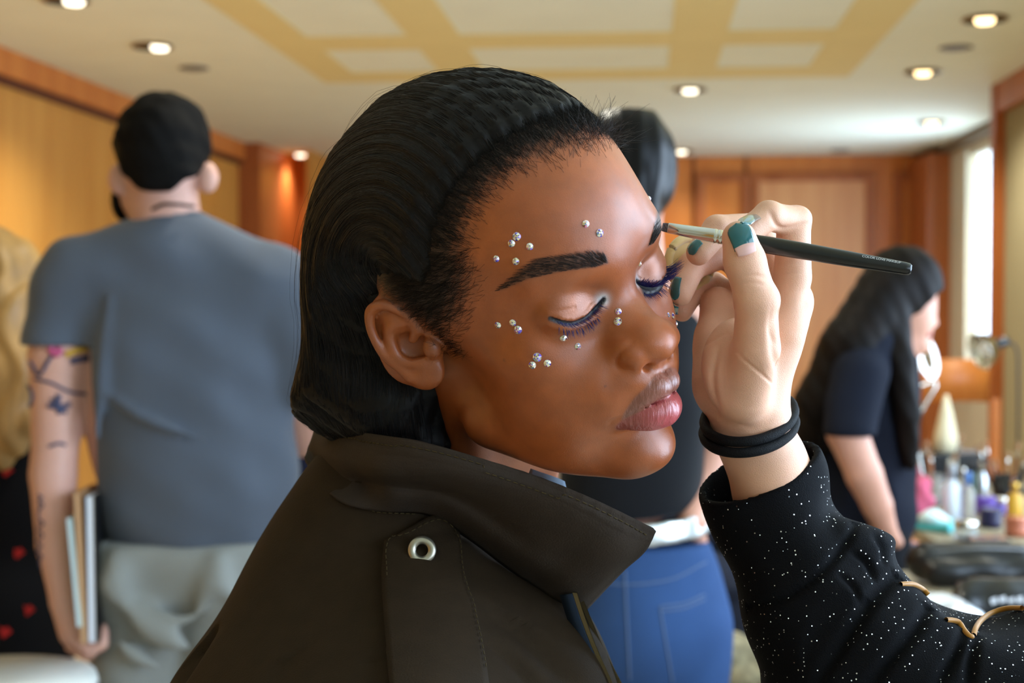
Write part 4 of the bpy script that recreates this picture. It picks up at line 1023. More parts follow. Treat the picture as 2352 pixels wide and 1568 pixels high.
# ---- glittery sleeve
def glitter_mat():
    m = bpy.data.materials.new('black_glitter_knit'); m.use_nodes = True; nt = m.node_tree; b = nt.nodes['Principled BSDF']; L = nt.links.new
    tc = N(nt, 'ShaderNodeTexCoord'); out = None
    v = N(nt, 'ShaderNodeTexVoronoi'); v.inputs['Scale'].default_value = 430; L(tc.outputs['Object'], v.inputs['Vector'])
    d = N(nt, 'ShaderNodeMath', operation='LESS_THAN'); d.inputs[1].default_value = .17; L(v.outputs['Distance'], d.inputs[0])
    sp = N(nt, 'ShaderNodeSeparateColor'); L(v.outputs['Color'], sp.inputs[0])
    g = N(nt, 'ShaderNodeMath', operation='GREATER_THAN'); g.inputs[1].default_value = .62; L(sp.outputs[0], g.inputs[0])
    ml = N(nt, 'ShaderNodeMath', operation='MULTIPLY'); L(d.outputs[0], ml.inputs[0]); L(g.outputs[0], ml.inputs[1])
    mx = N(nt, 'ShaderNodeMix', data_type='RGBA'); mx.inputs['A'].default_value = (*srgb(9, 9, 12), 1); mx.inputs['B'].default_value = (*srgb(235, 232, 225), 1); L(ml.outputs[0], mx.inputs['Factor']); L(mx.outputs['Result'], b.inputs['Base Color'])
    L(ml.outputs[0], b.inputs['Metallic'])
    mr = N(nt, 'ShaderNodeMapRange'); mr.inputs['To Min'].default_value = .85; mr.inputs['To Max'].default_value = .28; L(ml.outputs[0], mr.inputs[0]); L(mr.outputs[0], b.inputs['Roughness'])
    # every flake lies at its own angle
    vs = N(nt, 'ShaderNodeVectorMath', operation='SUBTRACT'); vs.inputs[1].default_value = (.5, .5, .5); L(v.outputs['Color'], vs.inputs[0])
    sc = N(nt, 'ShaderNodeVectorMath', operation='SCALE'); L(vs.outputs[0], sc.inputs[0]); me = N(nt, 'ShaderNodeMath', operation='MULTIPLY'); me.inputs[1].default_value = 1.5; L(ml.outputs[0], me.inputs[0]); L(me.outputs[0], sc.inputs['Scale'])
    gm = N(nt, 'ShaderNodeNewGeometry'); ad = N(nt, 'ShaderNodeVectorMath', operation='ADD'); L(gm.outputs['Normal'], ad.inputs[0]); L(sc.outputs[0], ad.inputs[1])
    nz = N(nt, 'ShaderNodeTexNoise'); nz.inputs['Scale'].default_value = 1500; L(tc.outputs['Object'], nz.inputs['Vector'])
    nm = N(nt, 'ShaderNodeVectorMath', operation='NORMALIZE'); L(ad.outputs[0], nm.inputs[0])
    bp = N(nt, 'ShaderNodeBump'); bp.inputs['Strength'].default_value = .5; bp.inputs['Distance'].default_value = .001; L(nz.outputs['Fac'], bp.inputs['Height']); L(nm.outputs[0], bp.inputs['Normal']); L(bp.outputs[0], b.inputs['Normal'])
    b.inputs['Specular IOR Level'].default_value = .12
    return m
GLM = glitter_mat()
sf = Field((95, 700, 985), (480, 1060, 1330), 1.7)
sf.add(chain([jt(1735, 1085, .888), jt(1790, 1220, .888), jt(1870, 1380, .89)], [32.5, 35, 46], 4))
sf.add(chain([jt(1870, 1380, .89), jt(2000, 1560, .89), jt(2300, 1740, .88)], [50, 74, 90], 6), 25)
sf.add(chain([jt(1930, 1270, .868), jt(1990, 1260, .872), jt(2025, 1300, .880)], [14, 20, 18]), 12)      # puff above the cuff seam
sf.add(chain([jt(2010, 1320, .872), jt(2040, 1390, .866), jt(1990, 1480, .850)], [14, 16, 12]), 12)
sf.add(chain([jt(2080, 1375, .882), jt(2110, 1420, .876), jt(2080, 1520, .856)], [12, 15, 14]), 8)
sf.add(chain([jt(2165, 1450, .885), jt(2190, 1475, .876), jt(2170, 1560, .866)], [10, 14, 14]), 8)
sf.add(chain([jt(2290, 1470, .885), jt(2380, 1450, .885), jt(2400, 1600, .88)], [20, 26, 30]), 8)
# hollow open cuff, cut on the slant
ax_ = jt(1790, 1220, .888)-jt(1735, 1085, .888); ax_ = ax_/np.linalg.norm(ax_)
c0_ = (jt(1605, 1142, .888)+jt(1868, 1022, .888))/2
e1_ = jt(1868, 1022, .888)-jt(1605, 1142, .888); e1_ /= np.linalg.norm(e1_); e2_ = np.array([0, .96, .28]); e2_ = e2_-e1_*(e2_@e1_); e2_ /= np.linalg.norm(e2_)
pn_ = np.cross(e1_, e2_); pn_ = pn_*np.sign(pn_@ax_)
def cutp(x, y, z): return (pn_[0]*(x-c0_[0])+pn_[1]*(y-c0_[1])+pn_[2]*(z-c0_[2]))
inner_ = chain([jt(1715, 1035, .888), jt(1790, 1220, .888), jt(1830, 1300, .89)], [28.2, 29.5, 24], 4)
sf.sub(inner_, 1)
sf.inter(lambda x, y, z: -cutp(x, y, z), 1.0)
sf.F += (.5*np.sin(sf.ax[0][:, None, None]/9.0+sf.ax[2][None, None, :]/13.0)*np.sin(sf.ax[1][None, :, None]/17.0)).astype(np.float32)
V_, Q_ = biggest(*sf.mesh(3)); del sf
SSIL = [(1605, 1142, -1, -.2), (1640, 1240, -1, .2), (1690, 1340, -1, .2), (1705, 1430, -1, .2), (1745, 1540, -1, .3), (1905, 1090, 1, -.4), (1960, 1195, 1, -.4), (2055, 1235, 1, -.6), (2062, 1300, 1, 0), (2130, 1370, .6, -1), (2200, 1440, .6, -1), (2320, 1405, 0, -1)]
V_ = silfit(V_, mm, wm, SSIL, 110, 34.0, .05)
V_ = silfit(V_, mm, wm, SSIL, 110, 20.0, .03)
V_ = grooves(V_, Q_, mm, [([(1690, 1400), (1800, 1375), (1900, 1300), (1945, 1240), (1968, 1195)], 10, 3.5), ([(2062, 1320), (2010, 1370), (1960, 1440), (1880, 1560)], 16, 6), ([(2135, 1390), (2100, 1450), (2040, 1520), (1990, 1580)], 15, 6), ([(2215, 1450), (2195, 1500), (2150, 1580)], 13, 6), ([(2240, 1470), (2232, 1520), (2225, 1580)], 12, 6), ([(1960, 1270), (1990, 1290), (2010, 1330)], 8, 3), ([(2010, 1230), (2030, 1260), (2030, 1290)], 8, 3), ([(1930, 1320), (1960, 1345), (1975, 1380)], 7, 2.5)])
SLW = mm(V_)
sleeve = keep(mesh_np('sleeve', SLW, Q_, GLM), artist); sleeve['label'] = 'black knit sleeve flecked with silver glitter'
SLB = bvh_of(SLW, Q_)
GOLD = mat('gold_piping', srgb(170, 112, 20), .5, sheen=.2)
for P in ([(2071, 1352), (2095, 1351), (2120, 1362), (2142, 1384)], [(2176, 1434), (2205, 1440), (2228, 1470), (2240, 1471)], [(2241, 1470), (2250, 1445), (2280, 1420), (2330, 1406), (2380, 1410)]):
    L_ = []
    for x, y in spline(P, 24):
        p = None
        for dy in range(0, 60, 3):
            p = on_jacket(x, y+dy, .001, SLB)
            if p is not None: break
        L_.append(p+np.array([0, .004, .001]) if p is not None else unproj(x, y, .88))
    L_ = spline(np.array(L_)[::4], 24)
    Vt, Qt = tubes(L_[None], np.full((1, 24), .0016), 8); keep(mesh_np('piping', Vt, Qt, GOLD), sleeve)

uf = Field((180, 480, 960), (760, 1000, 1420), 4.5)
uf.add(chain([jt(2340, 1790, .885), np.array([430, 745, 1165]), np.array([640, 590, 1290])], [68, 70, 76], 20)); wr_ = uf.F
uf.F += (3.0*np.sin(uf.ax[0][:, None, None]/19.0+uf.ax[2][None, None, :]/31.0)*np.sin(uf.ax[1][None, :, None]/37.0)).astype(np.float32)
V_, Q_ = biggest(*uf.mesh(3)); del uf, wr_
keep(mesh_np('upper_sleeve', mm(V_), Q_, GLM), artist)
# ---------------------------------------------------------------- brush
brush = empty('makeup_brush', up(1700, 545, .83)); tag(brush, 'flat angled make-up brush with silver ferrule and black handle, held to the far eyebrow', 'brush')
BT = up(1521, 521, .832); BE = up(2094, 619, .808); bax = (BE-BT)/np.linalg.norm(BE-BT); BL = np.linalg.norm(BE-BT)
bu = np.cross(bax, CD); bu /= np.linalg.norm(bu); bw = np.cross(bax, bu)
def revolve(name, prof, m, flat=None, n=28):
    """profile (s along the brush, radius, flattening) about the brush axis"""
    V = []; k = len(prof)
    for s, r, fl in prof:
        for i in range(n):
            a = 2*math.pi*i/n; V.append(BT+bax*s+bu*r*math.cos(a)+bw*r*fl*math.sin(a))
    ix = np.arange(k*n).reshape(k, n); nx = np.roll(ix, -1, 1)
    Q = np.stack([ix[:-1], ix[1:], nx[1:], nx[:-1]], -1).reshape(-1, 4).tolist()+[list(range(n))[::-1], list(range((k-1)*n, k*n))]
    return keep(mesh_np(name, np.array(V), Q, m), brush)
sc_ = .832/F_PX
FER = mat('polished_ferrule', srgb(214, 212, 205), .14, 1.0); BLK = mat('black_lacquer', srgb(8, 8, 9), .28, coat=.15); BRI = mat('grey_bristle', srgb(80, 66, 66), .6, bump=.5, bscale=900)
revolve('bristles', [(0, .0022, .35), (.0015, .0025, .4), (.004, .0026, .45), (.0045, .0025, .45)], BRI)
fe = revolve('ferrule', [(.0032, .0027, .45), (.0034, .00285, .5), (.010, .0031, .62), (.018, .0035, .85), (.0285, .00385, 1), (.029, .0041, 1), (.0298, .0038, 1), (.031, .0038, 1), (.0315, .0041, 1), (.0325, .0038, 1), (.036, .0038, 1)], FER)
hp = [(.0355, .0037, 1), (.045, .0043, 1), (.058, .0047, 1), (.075, .0046, 1), (.10, .0042, 1), (BL-.0035, .0034, 1), (BL-.0012, .0031, 1), (BL-.0002, .0022, 1), (BL, .0003, 1)]
hd_ = revolve('handle', hp, BLK); hd_['label'] = 'glossy black handle'
# lettering on the handle
WHT = mat('pale_print', srgb(200, 200, 200), .6)
def text_mesh(s, size):
    cu = bpy.data.curves.new('t', 'FONT'); cu.body = s; cu.size = size; cu.align_x = 'CENTER'; cu.align_y = 'CENTER'; cu.extrude = 0
    o = bpy.data.objects.new('t', cu); col.objects.link(o); dg = bpy.context.evaluated_depsgraph_get(); me = bpy.data.meshes.new_from_object(o.evaluated_get(dg))
    bpy.data.objects.remove(o); return me
me = text_mesh('COLOR LOVE MAKEUP', .0020); me.materials.clear(); me.materials.append(WHT)
lt_ = bpy.data.objects.new('lettering', me); link(lt_)
tcn = BT+bax*(BL-.0165); out_ = -CD*.83+np.cross(CD, bax)*-.0+np.array([0, 0, .56]); out_ -= bax*(out_@bax); out_ /= np.linalg.norm(out_)
yv = np.cross(out_, bax)
lt_.matrix_world = Matrix(((*[bax[0], yv[0], out_[0]], tcn[0]+out_[0]*.0043), (*[bax[1], yv[1], out_[1]], tcn[1]+out_[1]*.0043), (*[bax[2], yv[2], out_[2]], tcn[2]+out_[2]*.0043), (0, 0, 0, 1)))
mw = lt_.matrix_world.copy(); lt_.parent = hd_; lt_.matrix_basis = mw
# ---------------------------------------------------------------- cream powder puff tucked between the fingers
PUFM = mat('cream_velour', srgb(222, 190, 128), .8, sheen=.5, noise=.08, nscale=90)
puff = empty('powder_puff', up(1590, 600, .90)); tag(puff, 'round cream powder puff tucked behind the fingers, seen edge-on', 'powder puff')
n_ = 48; P_ = []
for i in range(n_+1):
    a = 2*math.pi*i/n_; P_.append(unproj(1585+50*math.cos(a), 603-57*math.sin(a), .905+.012*math.cos(a)))
P_ = np.array(P_); Vt, Qt = tubes(P_[None], np.full((1, n_+1), .0027), 10)
keep(mesh_np('rim', Vt, Qt, PUFM), puff)
cc_ = P_[:-1].mean(0); Vd = np.vstack([cc_[None]+np.array([0, -.004, 0]), P_[:-1]*.97+cc_*.03]); keep(mesh_np('pad', Vd, [(0, 1+i, 1+(i+1) % n_) for i in range(n_)], PUFM), puff)
# ================================================================ people in the background
def J(x, y, d): return unproj(x, y, d)*1000
FAIR = mat('fair_skin', srgb(206, 156, 138), .5, noise=.06, nscale=14, sss=.1)
def body_mesh(fn, lo, hi, h, rel=2, sm=3):
    F_ = Field(lo, hi, h); fn(F_); V, Q = biggest(*F_.mesh(sm)); 
    if rel: V = relax(V, Q, np.full(len(V), 1.0), rel)
    return V/1000, Q
def wrinkle(F_, amp, L1, L2, seed, zc=None):
    r = np.random.default_rng(seed); x, y, z = F_.ax[0][:, None, None], F_.ax[1][None, :, None], F_.ax[2][None, None, :]
    for k in range(5):
        a = r.normal(0, 1, 3); a /= np.linalg.norm(a); a[2] *= 1.6; L = r.uniform(L1, L2)
        F_.F += (amp*np.sin((x*a[0]+y*a[1]+z*a[2])/L+r.random()*6)*np.sin((x*a[1]-y*a[0]+z*a[2]*.3)/(L*2.3)+r.random()*6)).astype(np.float32)
def part(name, fn, lo, hi, h, m, parent, label=None, rel=2):
    V, Q = body_mesh(fn, lo, hi, h, rel); o = keep(mesh_np(name, V, Q, m), parent)
    if label: o['label'] = label
    return o, V, Q
def cutz(F_, z, above=True, k=2, tilt=(0, 0)):
    F_.inter(lambda X, Y, Z: ((z+tilt[0]*X+tilt[1]*Y-Z) if above else (Z-z-tilt[0]*X-tilt[1]*Y)), k)

# ---- man in the grey T-shirt, seen from behind (about 3 m away)
dm = 3.0
def man_body(F_):
    F_.add(ell(J(372, 350, dm+.0), (72, 84, 96))); F_.add(ell(J(340, 445, dm+.05), (58, 70, 60)), 30)
    F_.add(chain([J(378, 430, dm), J(385, 560, dm+.02)], [62, 72]), 30)
    for x, y, s in ((266, 412, -1), (484, 408, 1)):
        F_.add(ell(J(x+8 if s < 0 else x-8, y, dm-.01), (23, 20, 33)), 6)
    F_.add(chain([J(190, 640, dm), J(580, 650, dm)], [68, 68]), 40); F_.add(ell(J(400, 900, dm+.02), (180, 105, 330)), 40)
    F_.add(chain([J(165, 640, dm), J(135, 820, dm-.02), J(130, 985, dm-.03)], [62, 58, 47], 10), 20)
    F_.add(chain([J(130, 985, dm-.03), J(122, 1090, dm-.04), J(128, 1250, dm-.05), J(148, 1380, dm-.06)], [46, 45, 37, 27], 8), 10)
    F_.add(chain([J(148, 1380, dm-.06), J(172, 1450, dm-.06)], [28, 32], 8), 10)
    F_.add(chain([J(172, 1460, dm-.07), J(205, 1492, dm-.08), J(238, 1480, dm-.08), J(240, 1440, dm-.07)], [20, 15, 11, 9], 3), 8)
    F_.add(chain([J(165, 1480, dm-.04), J(200, 1505, dm-.04), J(232, 1495, dm-.03)], [16, 12, 9], 3), 5)
    F_.add(chain([J(635, 650, dm), J(690, 850, dm+.02), J(700, 1000, dm+.1)], [60, 55, 45], 10), 20)
MB = up(400, 690, dm); MB = np.array([MB[0], MB[1], 0])
V, Q = body_mesh(man_body, J(20, 200, dm)-np.array([30, 300, 0])-np.array([0, 0, 1250]), J(760, 200, dm)+np.array([60, 320, 30]), 6)
man = mesh_np('person', V-MB, Q, FAIR); man.location = MB.tolist(); tag(man, 'man seen from behind in grey T-shirt and khaki trousers, tattooed arm', 'person')
MANV = V; MANB = bvh_of(V, Q)
def man_hair(F_):
    F_.add(ell(J(374, 330, dm-.01), (93, 106, 96))); F_.add(ell(J(372, 400, dm-.06), (76, 50, 62)), 30)
    F_.add(ell(J(380, 275, dm), (72, 84, 50)), 24)
    F_.sub(ell(J(262, 440, dm), (24, 60, 50)), 10); F_.sub(ell(J(490, 440, dm), (24, 60, 50)), 10); wrinkle(F_, 1.6, 6, 12, 3)
    F_.sub(ell(J(300, 470, dm-.02), (40, 90, 60)), 16); F_.sub(ell(J(450, 470, dm-.02), (40, 90, 60)), 16); cutz(F_, J(372, 446, dm)[2], True, 16)
HAIRB = mat('short_black_hair', srgb(13, 11, 10), .75, spec=.1, bump=.6, bscale=300, noise=.3, nscale=80)
part('hair', man_hair, J(230, 210, dm)-np.array([0, 190, 250]), J(530, 210, dm)+np.array([0, 150, 20]), 5, HAIRB, man, 'short black hair')
part('beard', lambda F_: F_.add(ell(J(285, 460, dm+.06), (24, 50, 44))), J(240, 420, dm)-np.array([0, 100, 120]), J(320, 420, dm)+np.array([0, 200, 20]), 5, HAIRB, man)
GREY = mat('grey_cotton_jersey', srgb(80, 86, 97), .88, spec=.2, noise=.06, nscale=8, bump=.15, bscale=700, sheen=.2)
def man_shirt(F_):
    F_.add(chain([J(195, 640, dm), J(390, 575, dm+.01), J(590, 650, dm)], [84, 84, 84], 30))
    F_.add(ell(J(405, 820, dm+.01), (222, 128, 260)), 50); F_.add(ell(J(450, 1080, dm+.02), (205, 135, 260)), 50)
    F_.add(chain([J(165, 645, dm), J(135, 830, dm-.02)], [76, 74]), 30); F_.add(chain([J(640, 655, dm), J(690, 860, dm+.02)], [72, 66]), 30)
    F_.add(curve([J(250, 690, dm-.09), J(235, 850, dm-.10), J(225, 1000, dm-.09)], [10, 14, 8], 8), 14)
    for P, r in (([(470, 1010, -.13), (330, 960, -.12), (240, 900, -.1)], 6), ([(640, 1040, -.12), (500, 1060, -.14), (300, 1020, -.13)], 7), ([(650, 1110, -.11), (480, 1140, -.14), (300, 1180, -.13)], 7)):
        F_.add(curve([J(x, y, dm+e) for x, y, e in P], [r*.6, r, r*.6], 10), 16)
    F_.sub(cone(J(386, 600, dm+.02), J(380, 440, dm), 60, 66), 6)
    wrinkle(F_, 2.6, 16, 34, 5)
    F_.sub(chain([J(130, 870, dm-.03), J(130, 800+78, dm-.03)], [50, 50]), 4)
    x0 = J(235, 700, dm)[0]; zs = J(130, 792, dm)[2]; zh = J(400, 1245, dm)[2]
    F_.inter(lambda X, Y, Z: np.where(X < x0, zs+.12*(X-x0)*0, zh)-Z+0*Y, 3)
shirt, V, Q = part('t_shirt', man_shirt, J(10, 480, dm)-np.array([40, 260, 690]), J(770, 480, dm)+np.array([40, 260, 40]), 6, GREY, man, 'plain grey crew-neck T-shirt')
SHB = bvh_of(V, Q)
KHAKI = mat('khaki_cotton', srgb(134, 134, 128), .85, spec=.2, noise=.06, nscale=10, bump=.15, bscale=500, sheen=.1)
def man_trousers(F_):
    F_.add(chain([J(330, 1290, dm+.03), J(520, 1290, dm+.03)], [128, 128])); w = J(430, 1300, dm+.03)
    for sx in (-1, 1): F_.add(chain([w+np.array([sx*85, 0, -60]), w+np.array([sx*110, 10, -480]), w+np.array([sx*120, 10, w[2]*-1+70])], [112, 80, 62], 10), 30)
    for P in ([(260, 1280), (300, 1400), (400, 1470)], [(250, 1340), (330, 1440), (470, 1500)], [(480, 1340), (440, 1420), (330, 1390)], [(500, 1290), (520, 1350), (560, 1400)], [(240, 1420), (300, 1500), (420, 1560)]):
        F_.add(curve([J(x, y, dm-.098) for x, y in P], [4, 9, 4], 10), 40)
    wrinkle(F_, 3.4, 16, 32, 8); cutz(F_, J(400, 1236, dm)[2], False, 4)
part('trousers', man_trousers, J(160, 1230, dm)-np.array([60, 240, 880]), J(680, 1230, dm)+np.array([60, 260, 30]), 7, KHAKI, man, 'pale khaki trousers')
INK = mat('tattoo_ink', srgb(62, 64, 92), .6); INKP = mat('tattoo_pink', srgb(190, 80, 120), .6); INKY = mat('tattoo_yellow', srgb(210, 160, 60), .6)
def ink(P, w, m, n=20):
    L = []
    for x, y in spline(P, n):
        loc, nor = ray_px(MANB, x, y, 6)
        if loc is not None: L.append(loc+nor*.0012)
    if len(L) > 3:
        Vt, Qt = tubes(np.array(L)[None], np.full((1, len(L)), w), 5); keep(mesh_np('tattoo', Vt, Qt, m), man)
for P, w, m in (([(70, 830), (90, 860), (110, 830), (130, 800)], .004, INK), ([(80, 870), (120, 880), (160, 900), (200, 905)], .003, INK), ([(115, 800), (128, 812), (140, 800)], .008, INKP), ([(150, 815), (175, 805), (200, 800)], .007, INKY), ([(65, 880), (75, 910), (68, 940)], .004, INK), ([(160, 830), (185, 825), (205, 822)], .006, INK), ([(110, 930), (135, 935), (160, 928)], .005, INK), ([(135, 905), (133, 930), (138, 950)], .006, INK), ([(118, 915), (134, 932), (152, 948)], .004, INK)):
    ink(P, w, m)
_r = random.Random(4); yy = 1135; P = []
while yy < 1325: P.append((92-2*math.sin(yy/40)+_r.choice((-5, 5)), yy)); yy += 7
ink(P, .0016, INK, 120); ink([(92, 1140), (88, 1230), (96, 1320)], .0012, INK)
ink([(112, 1025), (135, 1018), (150, 1022)], .003, INK)
part('necklace', lambda F_: F_.add(curve([J(350, 480, dm-.075), J(385, 468, dm-.085), J(445, 474, dm-.07)], [4, 4, 4], 12)), J(330, 440, dm)-np.array([0, 150, 60]), J(470, 440, dm)+np.array([0, 50, 10]), 2.5, HAIRB, man)
# books held at his side: each stands on its own
def slab(name, c0, c1, w, t, h, m, label, cat, extra=None):
    """upright book: c0 bottom, c1 top (world), w depth into the view, t thickness"""
    c0, c1 = np.array(c0), np.array(c1); a = c1-c0; a /= np.linalg.norm(a); d = np.array([-.08, 1, 0.0]); d -= a*(d@a); d /= np.linalg.norm(d); s = np.cross(a, d)
    e = empty(name, c0); tag(e, label, cat)
    def bx(nm, s0, s1, d0, d1, z0, z1, mm_):
        L = np.linalg.norm(c1-c0); V = np.array([c0+s*x+d*y+a*z*L for x in (s0, s1) for y in (d0, d1) for z in (z0, z1)])
        return keep(mesh_np(nm, V, [(0, 1, 3, 2), (4, 6, 7, 5), (0, 4, 5, 1), (2, 3, 7, 6), (0, 2, 6, 4), (1, 5, 7, 3)], mm_, None, False), e)
    bx('cover', -t/2, -t/2+.002, 0, w, 0, 1, m[0]); bx('cover', t/2-.002, t/2, 0, w, 0, 1, m[0]); bx('pages', -t/2+.002, t/2-.002, .002, w-.004, .008, .992, m[1])
    return e
PAPER = mat('white_paper', srgb(226, 228, 236), .8); TAN = mat('tan_board', srgb(178, 130, 88), .7); BLUEB = mat('navy_cover', srgb(36, 44, 84), .5); BLKB = mat('black_cover', srgb(18, 18, 20), .5); MINT = mat('pale_mint_card', srgb(190, 212, 208), .7)
slab('notebook', up(212, 1478, dm-.12), up(206, 1138, dm-.12), .2, .017, 0, (BLKB, PAPER), 'black-covered notebook with white page edges, outermost in the man\'s hand', 'book')
slab('notebook', up(193, 1480, dm-.13), up(176, 1130, dm-.13), .2, .012, 0, (TAN, mat('kraft_pages', srgb(200, 160, 120), .8)), 'tan notebook between the black notebook and the pale card, in the man\'s hand', 'book')
slab('folder', up(182, 1440, dm-.135), up(158, 1190, dm-.135), .2, .008, 0, (MINT, PAPER), 'pale mint folder nearest the man\'s forearm', 'folder')

# ---- woman with dark hair, black top and jeans, seen from behind the model (about 2.6 m)
dj = 2.6
JBs = up(1470, 690, dj+.05); JBs = np.array([JBs[0], JBs[1], 0])
WSK = mat('rosy_skin', srgb(210, 152, 128), .5, noise=.05, nscale=14, sss=.1)
def jw_body(F_):
    F_.add(ell(J(1440, 400, dj+.02), (74, 92, 112))); F_.add(chain([J(1445, 480, dj+.05), J(1450, 640, dj+.05)], [54, 60]), 20)
    F_.add(chain([J(1310, 690, dj+.05), J(1575, 712, dj+.05)], [52, 52]), 30); F_.add(ell(J(1450, 920, dj+.05), (125, 90, 230)), 40)
    F_.add(chain([J(1580, 715, dj+.05), J(1650, 900, dj+.07), J(1655, 1010, dj+.09)], [48, 42, 36], 8), 10)
    F_.add(chain([J(1655, 1010, dj+.09), J(1615, 1120, dj+.06), J(1588, 1195, dj)], [36, 32, 26], 8), 8)
    F_.add(chain([J(1588, 1195, dj), J(1606, 1245, dj+.04)], [22, 15]), 6)
    F_.add(chain([J(1310, 695, dj+.05), J(1250, 880, dj+.07), J(1255, 1010, dj+.09)], [48, 42, 34], 8), 10)
V, Q = body_mesh(jw_body, J(1200, 300, dj)-np.array([40, 160, 760]), J(1720, 300, dj)+np.array([40, 320, 40]), 6)
jw = mesh_np('person', V-JBs, Q, WSK); jw.location = JBs.tolist(); tag(jw, 'standing woman behind the model in black top, silver belt and blue jeans', 'person')
BRN = mat('glossy_dark_hair', srgb(13, 10, 9), .32, spec=.14, noise=.3, nscale=60, stretch=(1, 1, .1))
def jw_hair(F_):
    F_.add(ell(J(1440, 385, dj+.01), (86, 104, 112))); F_.add(chain([J(1450, 420, dj-.06), J(1478, 560, dj-.06)], [42, 26]), 20)
    x, z = F_.ax[0][:, None, None], F_.ax[2][None, None, :]; F_.F += (1.4*np.sin(x/5.0)+0*z+0*F_.ax[1][None, :, None]).astype(np.float32)
part('hair', jw_hair, J(1300, 280, dj)-np.array([0, 170, 260]), J(1580, 280, dj)+np.array([0, 180, 20]), 4, BRN, jw, 'sleek dark hair')
BLKT = mat('black_stretch_top', srgb(17, 17, 20), .85, spec=.15, noise=.05, nscale=20, sheen=.1)
def jw_top(F_):
    F_.add(ell(J(1450, 900, dj+.05), (135, 102, 250))); F_.add(ell(J(1450, 1130, dj+.05), (122, 98, 150)), 40); F_.add(chain([J(1340, 730, dj+.05), J(1545, 745, dj+.05)], [52, 52]), 40)
    wrinkle(F_, 1.2, 18, 34, 9); cutz(F_, J(1450, 1216, dj)[2], True, 3, (.1, 0)); cutz(F_, J(1450, 716, dj)[2], False, 6)
part('tank_top', jw_top, J(1230, 680, dj)-np.array([20, 120, 440]), J(1680, 680, dj)+np.array([20, 300, 20]), 6, BLKT, jw, 'plain black tank top')
for sx_ in (1385, 1512):
    part('strap', lambda F_: F_.add(curve([J(sx_, 745, dj-.045), J(sx_, 690, dj-.02), J(sx_-2, 655, dj+.05), J(sx_-4, 690, dj+.12), J(sx_-4, 760, dj+.14)], [13, 12, 12, 12, 13], 20)), J(sx_-60, 600, dj)-np.array([0, 120, 200]), J(sx_+60, 600, dj)+np.array([0, 250, 20]), 4, BLKT, jw)
SILV = mat('silver_leather', srgb(206, 208, 206), .28, .85)
def jw_belt(F_):
    F_.add(ell(J(1455, 1238, dj+.05), (134, 116, 220))); F_.sub(ell(J(1455, 1238, dj+.05), (124, 106, 220)), 1)
    cutz(F_, J(1450, 1274, dj)[2], True, 2, (.10, 0)); cutz(F_, J(1450, 1222, dj)[2], False, 2, (.10, 0))
V, Q = body_mesh(jw_belt, J(1250, 1150, dj)-np.array([40, 120, 180]), J(1660, 1150, dj)+np.array([40, 260, 10]), 4); keep(mesh_np('belt', V, Q, SILV), jw)['label'] = 'wide silver belt'
DENIM = mat('blue_denim', srgb(46, 72, 114), .85, spec=.2, noise=.16, nscale=7, bump=.3, bscale=600); SEAMB = mat('grey_stitch', srgb(84, 100, 130), .8)
def jw_jeans(F_):
    F_.add(ell(J(1470, 1400, dj+.06), (150, 128, 170))); F_.add(ell(J(1455, 1270, dj+.05), (124, 106, 120)), 40); w = J(1470, 1440, dj+.06)
    for sx in (-1, 1): F_.add(chain([w+np.array([sx*72, 0, 0]), w+np.array([sx*80, 0, -360]), w+np.array([sx*78, 20, 70-w[2]])], [90, 62, 46], 10), 24)
    wrinkle(F_, 1.0, 20, 36, 12); cutz(F_, J(1450, 1250, dj)[2], False, 3)
jeans, V, Q = part('jeans', jw_jeans, J(1230, 1240, dj)-np.array([40, 160, 930]), J(1700, 1240, dj)+np.array([40, 300, 20]), 6, DENIM, jw, 'faded blue denim jeans')
JEB = bvh_of(V, Q)
def seam(P, w, m, parent, bvh, nm='seam', n=40):
    L = [p for p in (on_jacket(x, y, w*.4, bvh) if True else None for x, y in spline(P, n)) if p is not None]
    if len(L) > 4: Vt, Qt = tubes(np.array(L)[None], np.full((1, len(L)), w), 5); return keep(mesh_np(nm, Vt, Qt, m), parent)
for P in ([(1435, 1310), (1440, 1420), (1447, 1560)], [(1340, 1330), (1435, 1342), (1540, 1330), (1622, 1290)], [(1516, 1395), (1525, 1450), (1545, 1565)], [(1516, 1392), (1570, 1385), (1618, 1365)], [(1516, 1403), (1570, 1396), (1618, 1376)]): seam(P, .0016, SEAMB, jeans, JEB)

# ---- long-haired woman bending over the table on the right (about 3.6 m)
dr = 3.6
RB = up(2000, 690, dr); RB = np.array([RB[0], RB[1], 0])
def rw_body(F_):
    F_.add(ell(J(2068, 680, dr), (84, 78, 106))); F_.add(ell(J(2098, 725, dr), (50, 58, 70)), 20); F_.add(cone(J(2134, 712, dr), J(2146, 742, dr), 9, 11), 8); F_.add(ell(J(2108, 645, dr), (44, 56, 42)), 16)
    F_.add(ell(J(2106, 790, dr), (34, 36, 26)), 14); F_.add(ell(J(2128, 768, dr), (14, 20, 9)), 6)
    F_.add(chain([J(2060, 760, dr), J(2010, 830, dr+.02)], [52, 56]), 20); F_.add(chain([J(1985, 850, dr+.02), J(1950, 1150, dr+.05)], [115, 130]), 40)
    F_.add(chain([J(1965, 900, dr-.14), J(1945, 990, dr-.17), J(1985, 1090, dr-.17)], [52, 46, 40], 8), 10); F_.add(chain([J(1985, 1090, dr-.17), J(2015, 1160, dr-.15), J(2035, 1215, dr-.12)], [42, 34, 26], 8), 8)
    F_.add(chain([J(2035, 1215, dr-.12), J(2060, 1245, dr-.1)], [24, 16]), 6)
    F_.add(chain([J(2040, 900, dr+.2), J(2090, 1050, dr+.22), J(2120, 1180, dr+.16)], [48, 40, 26], 8), 10)
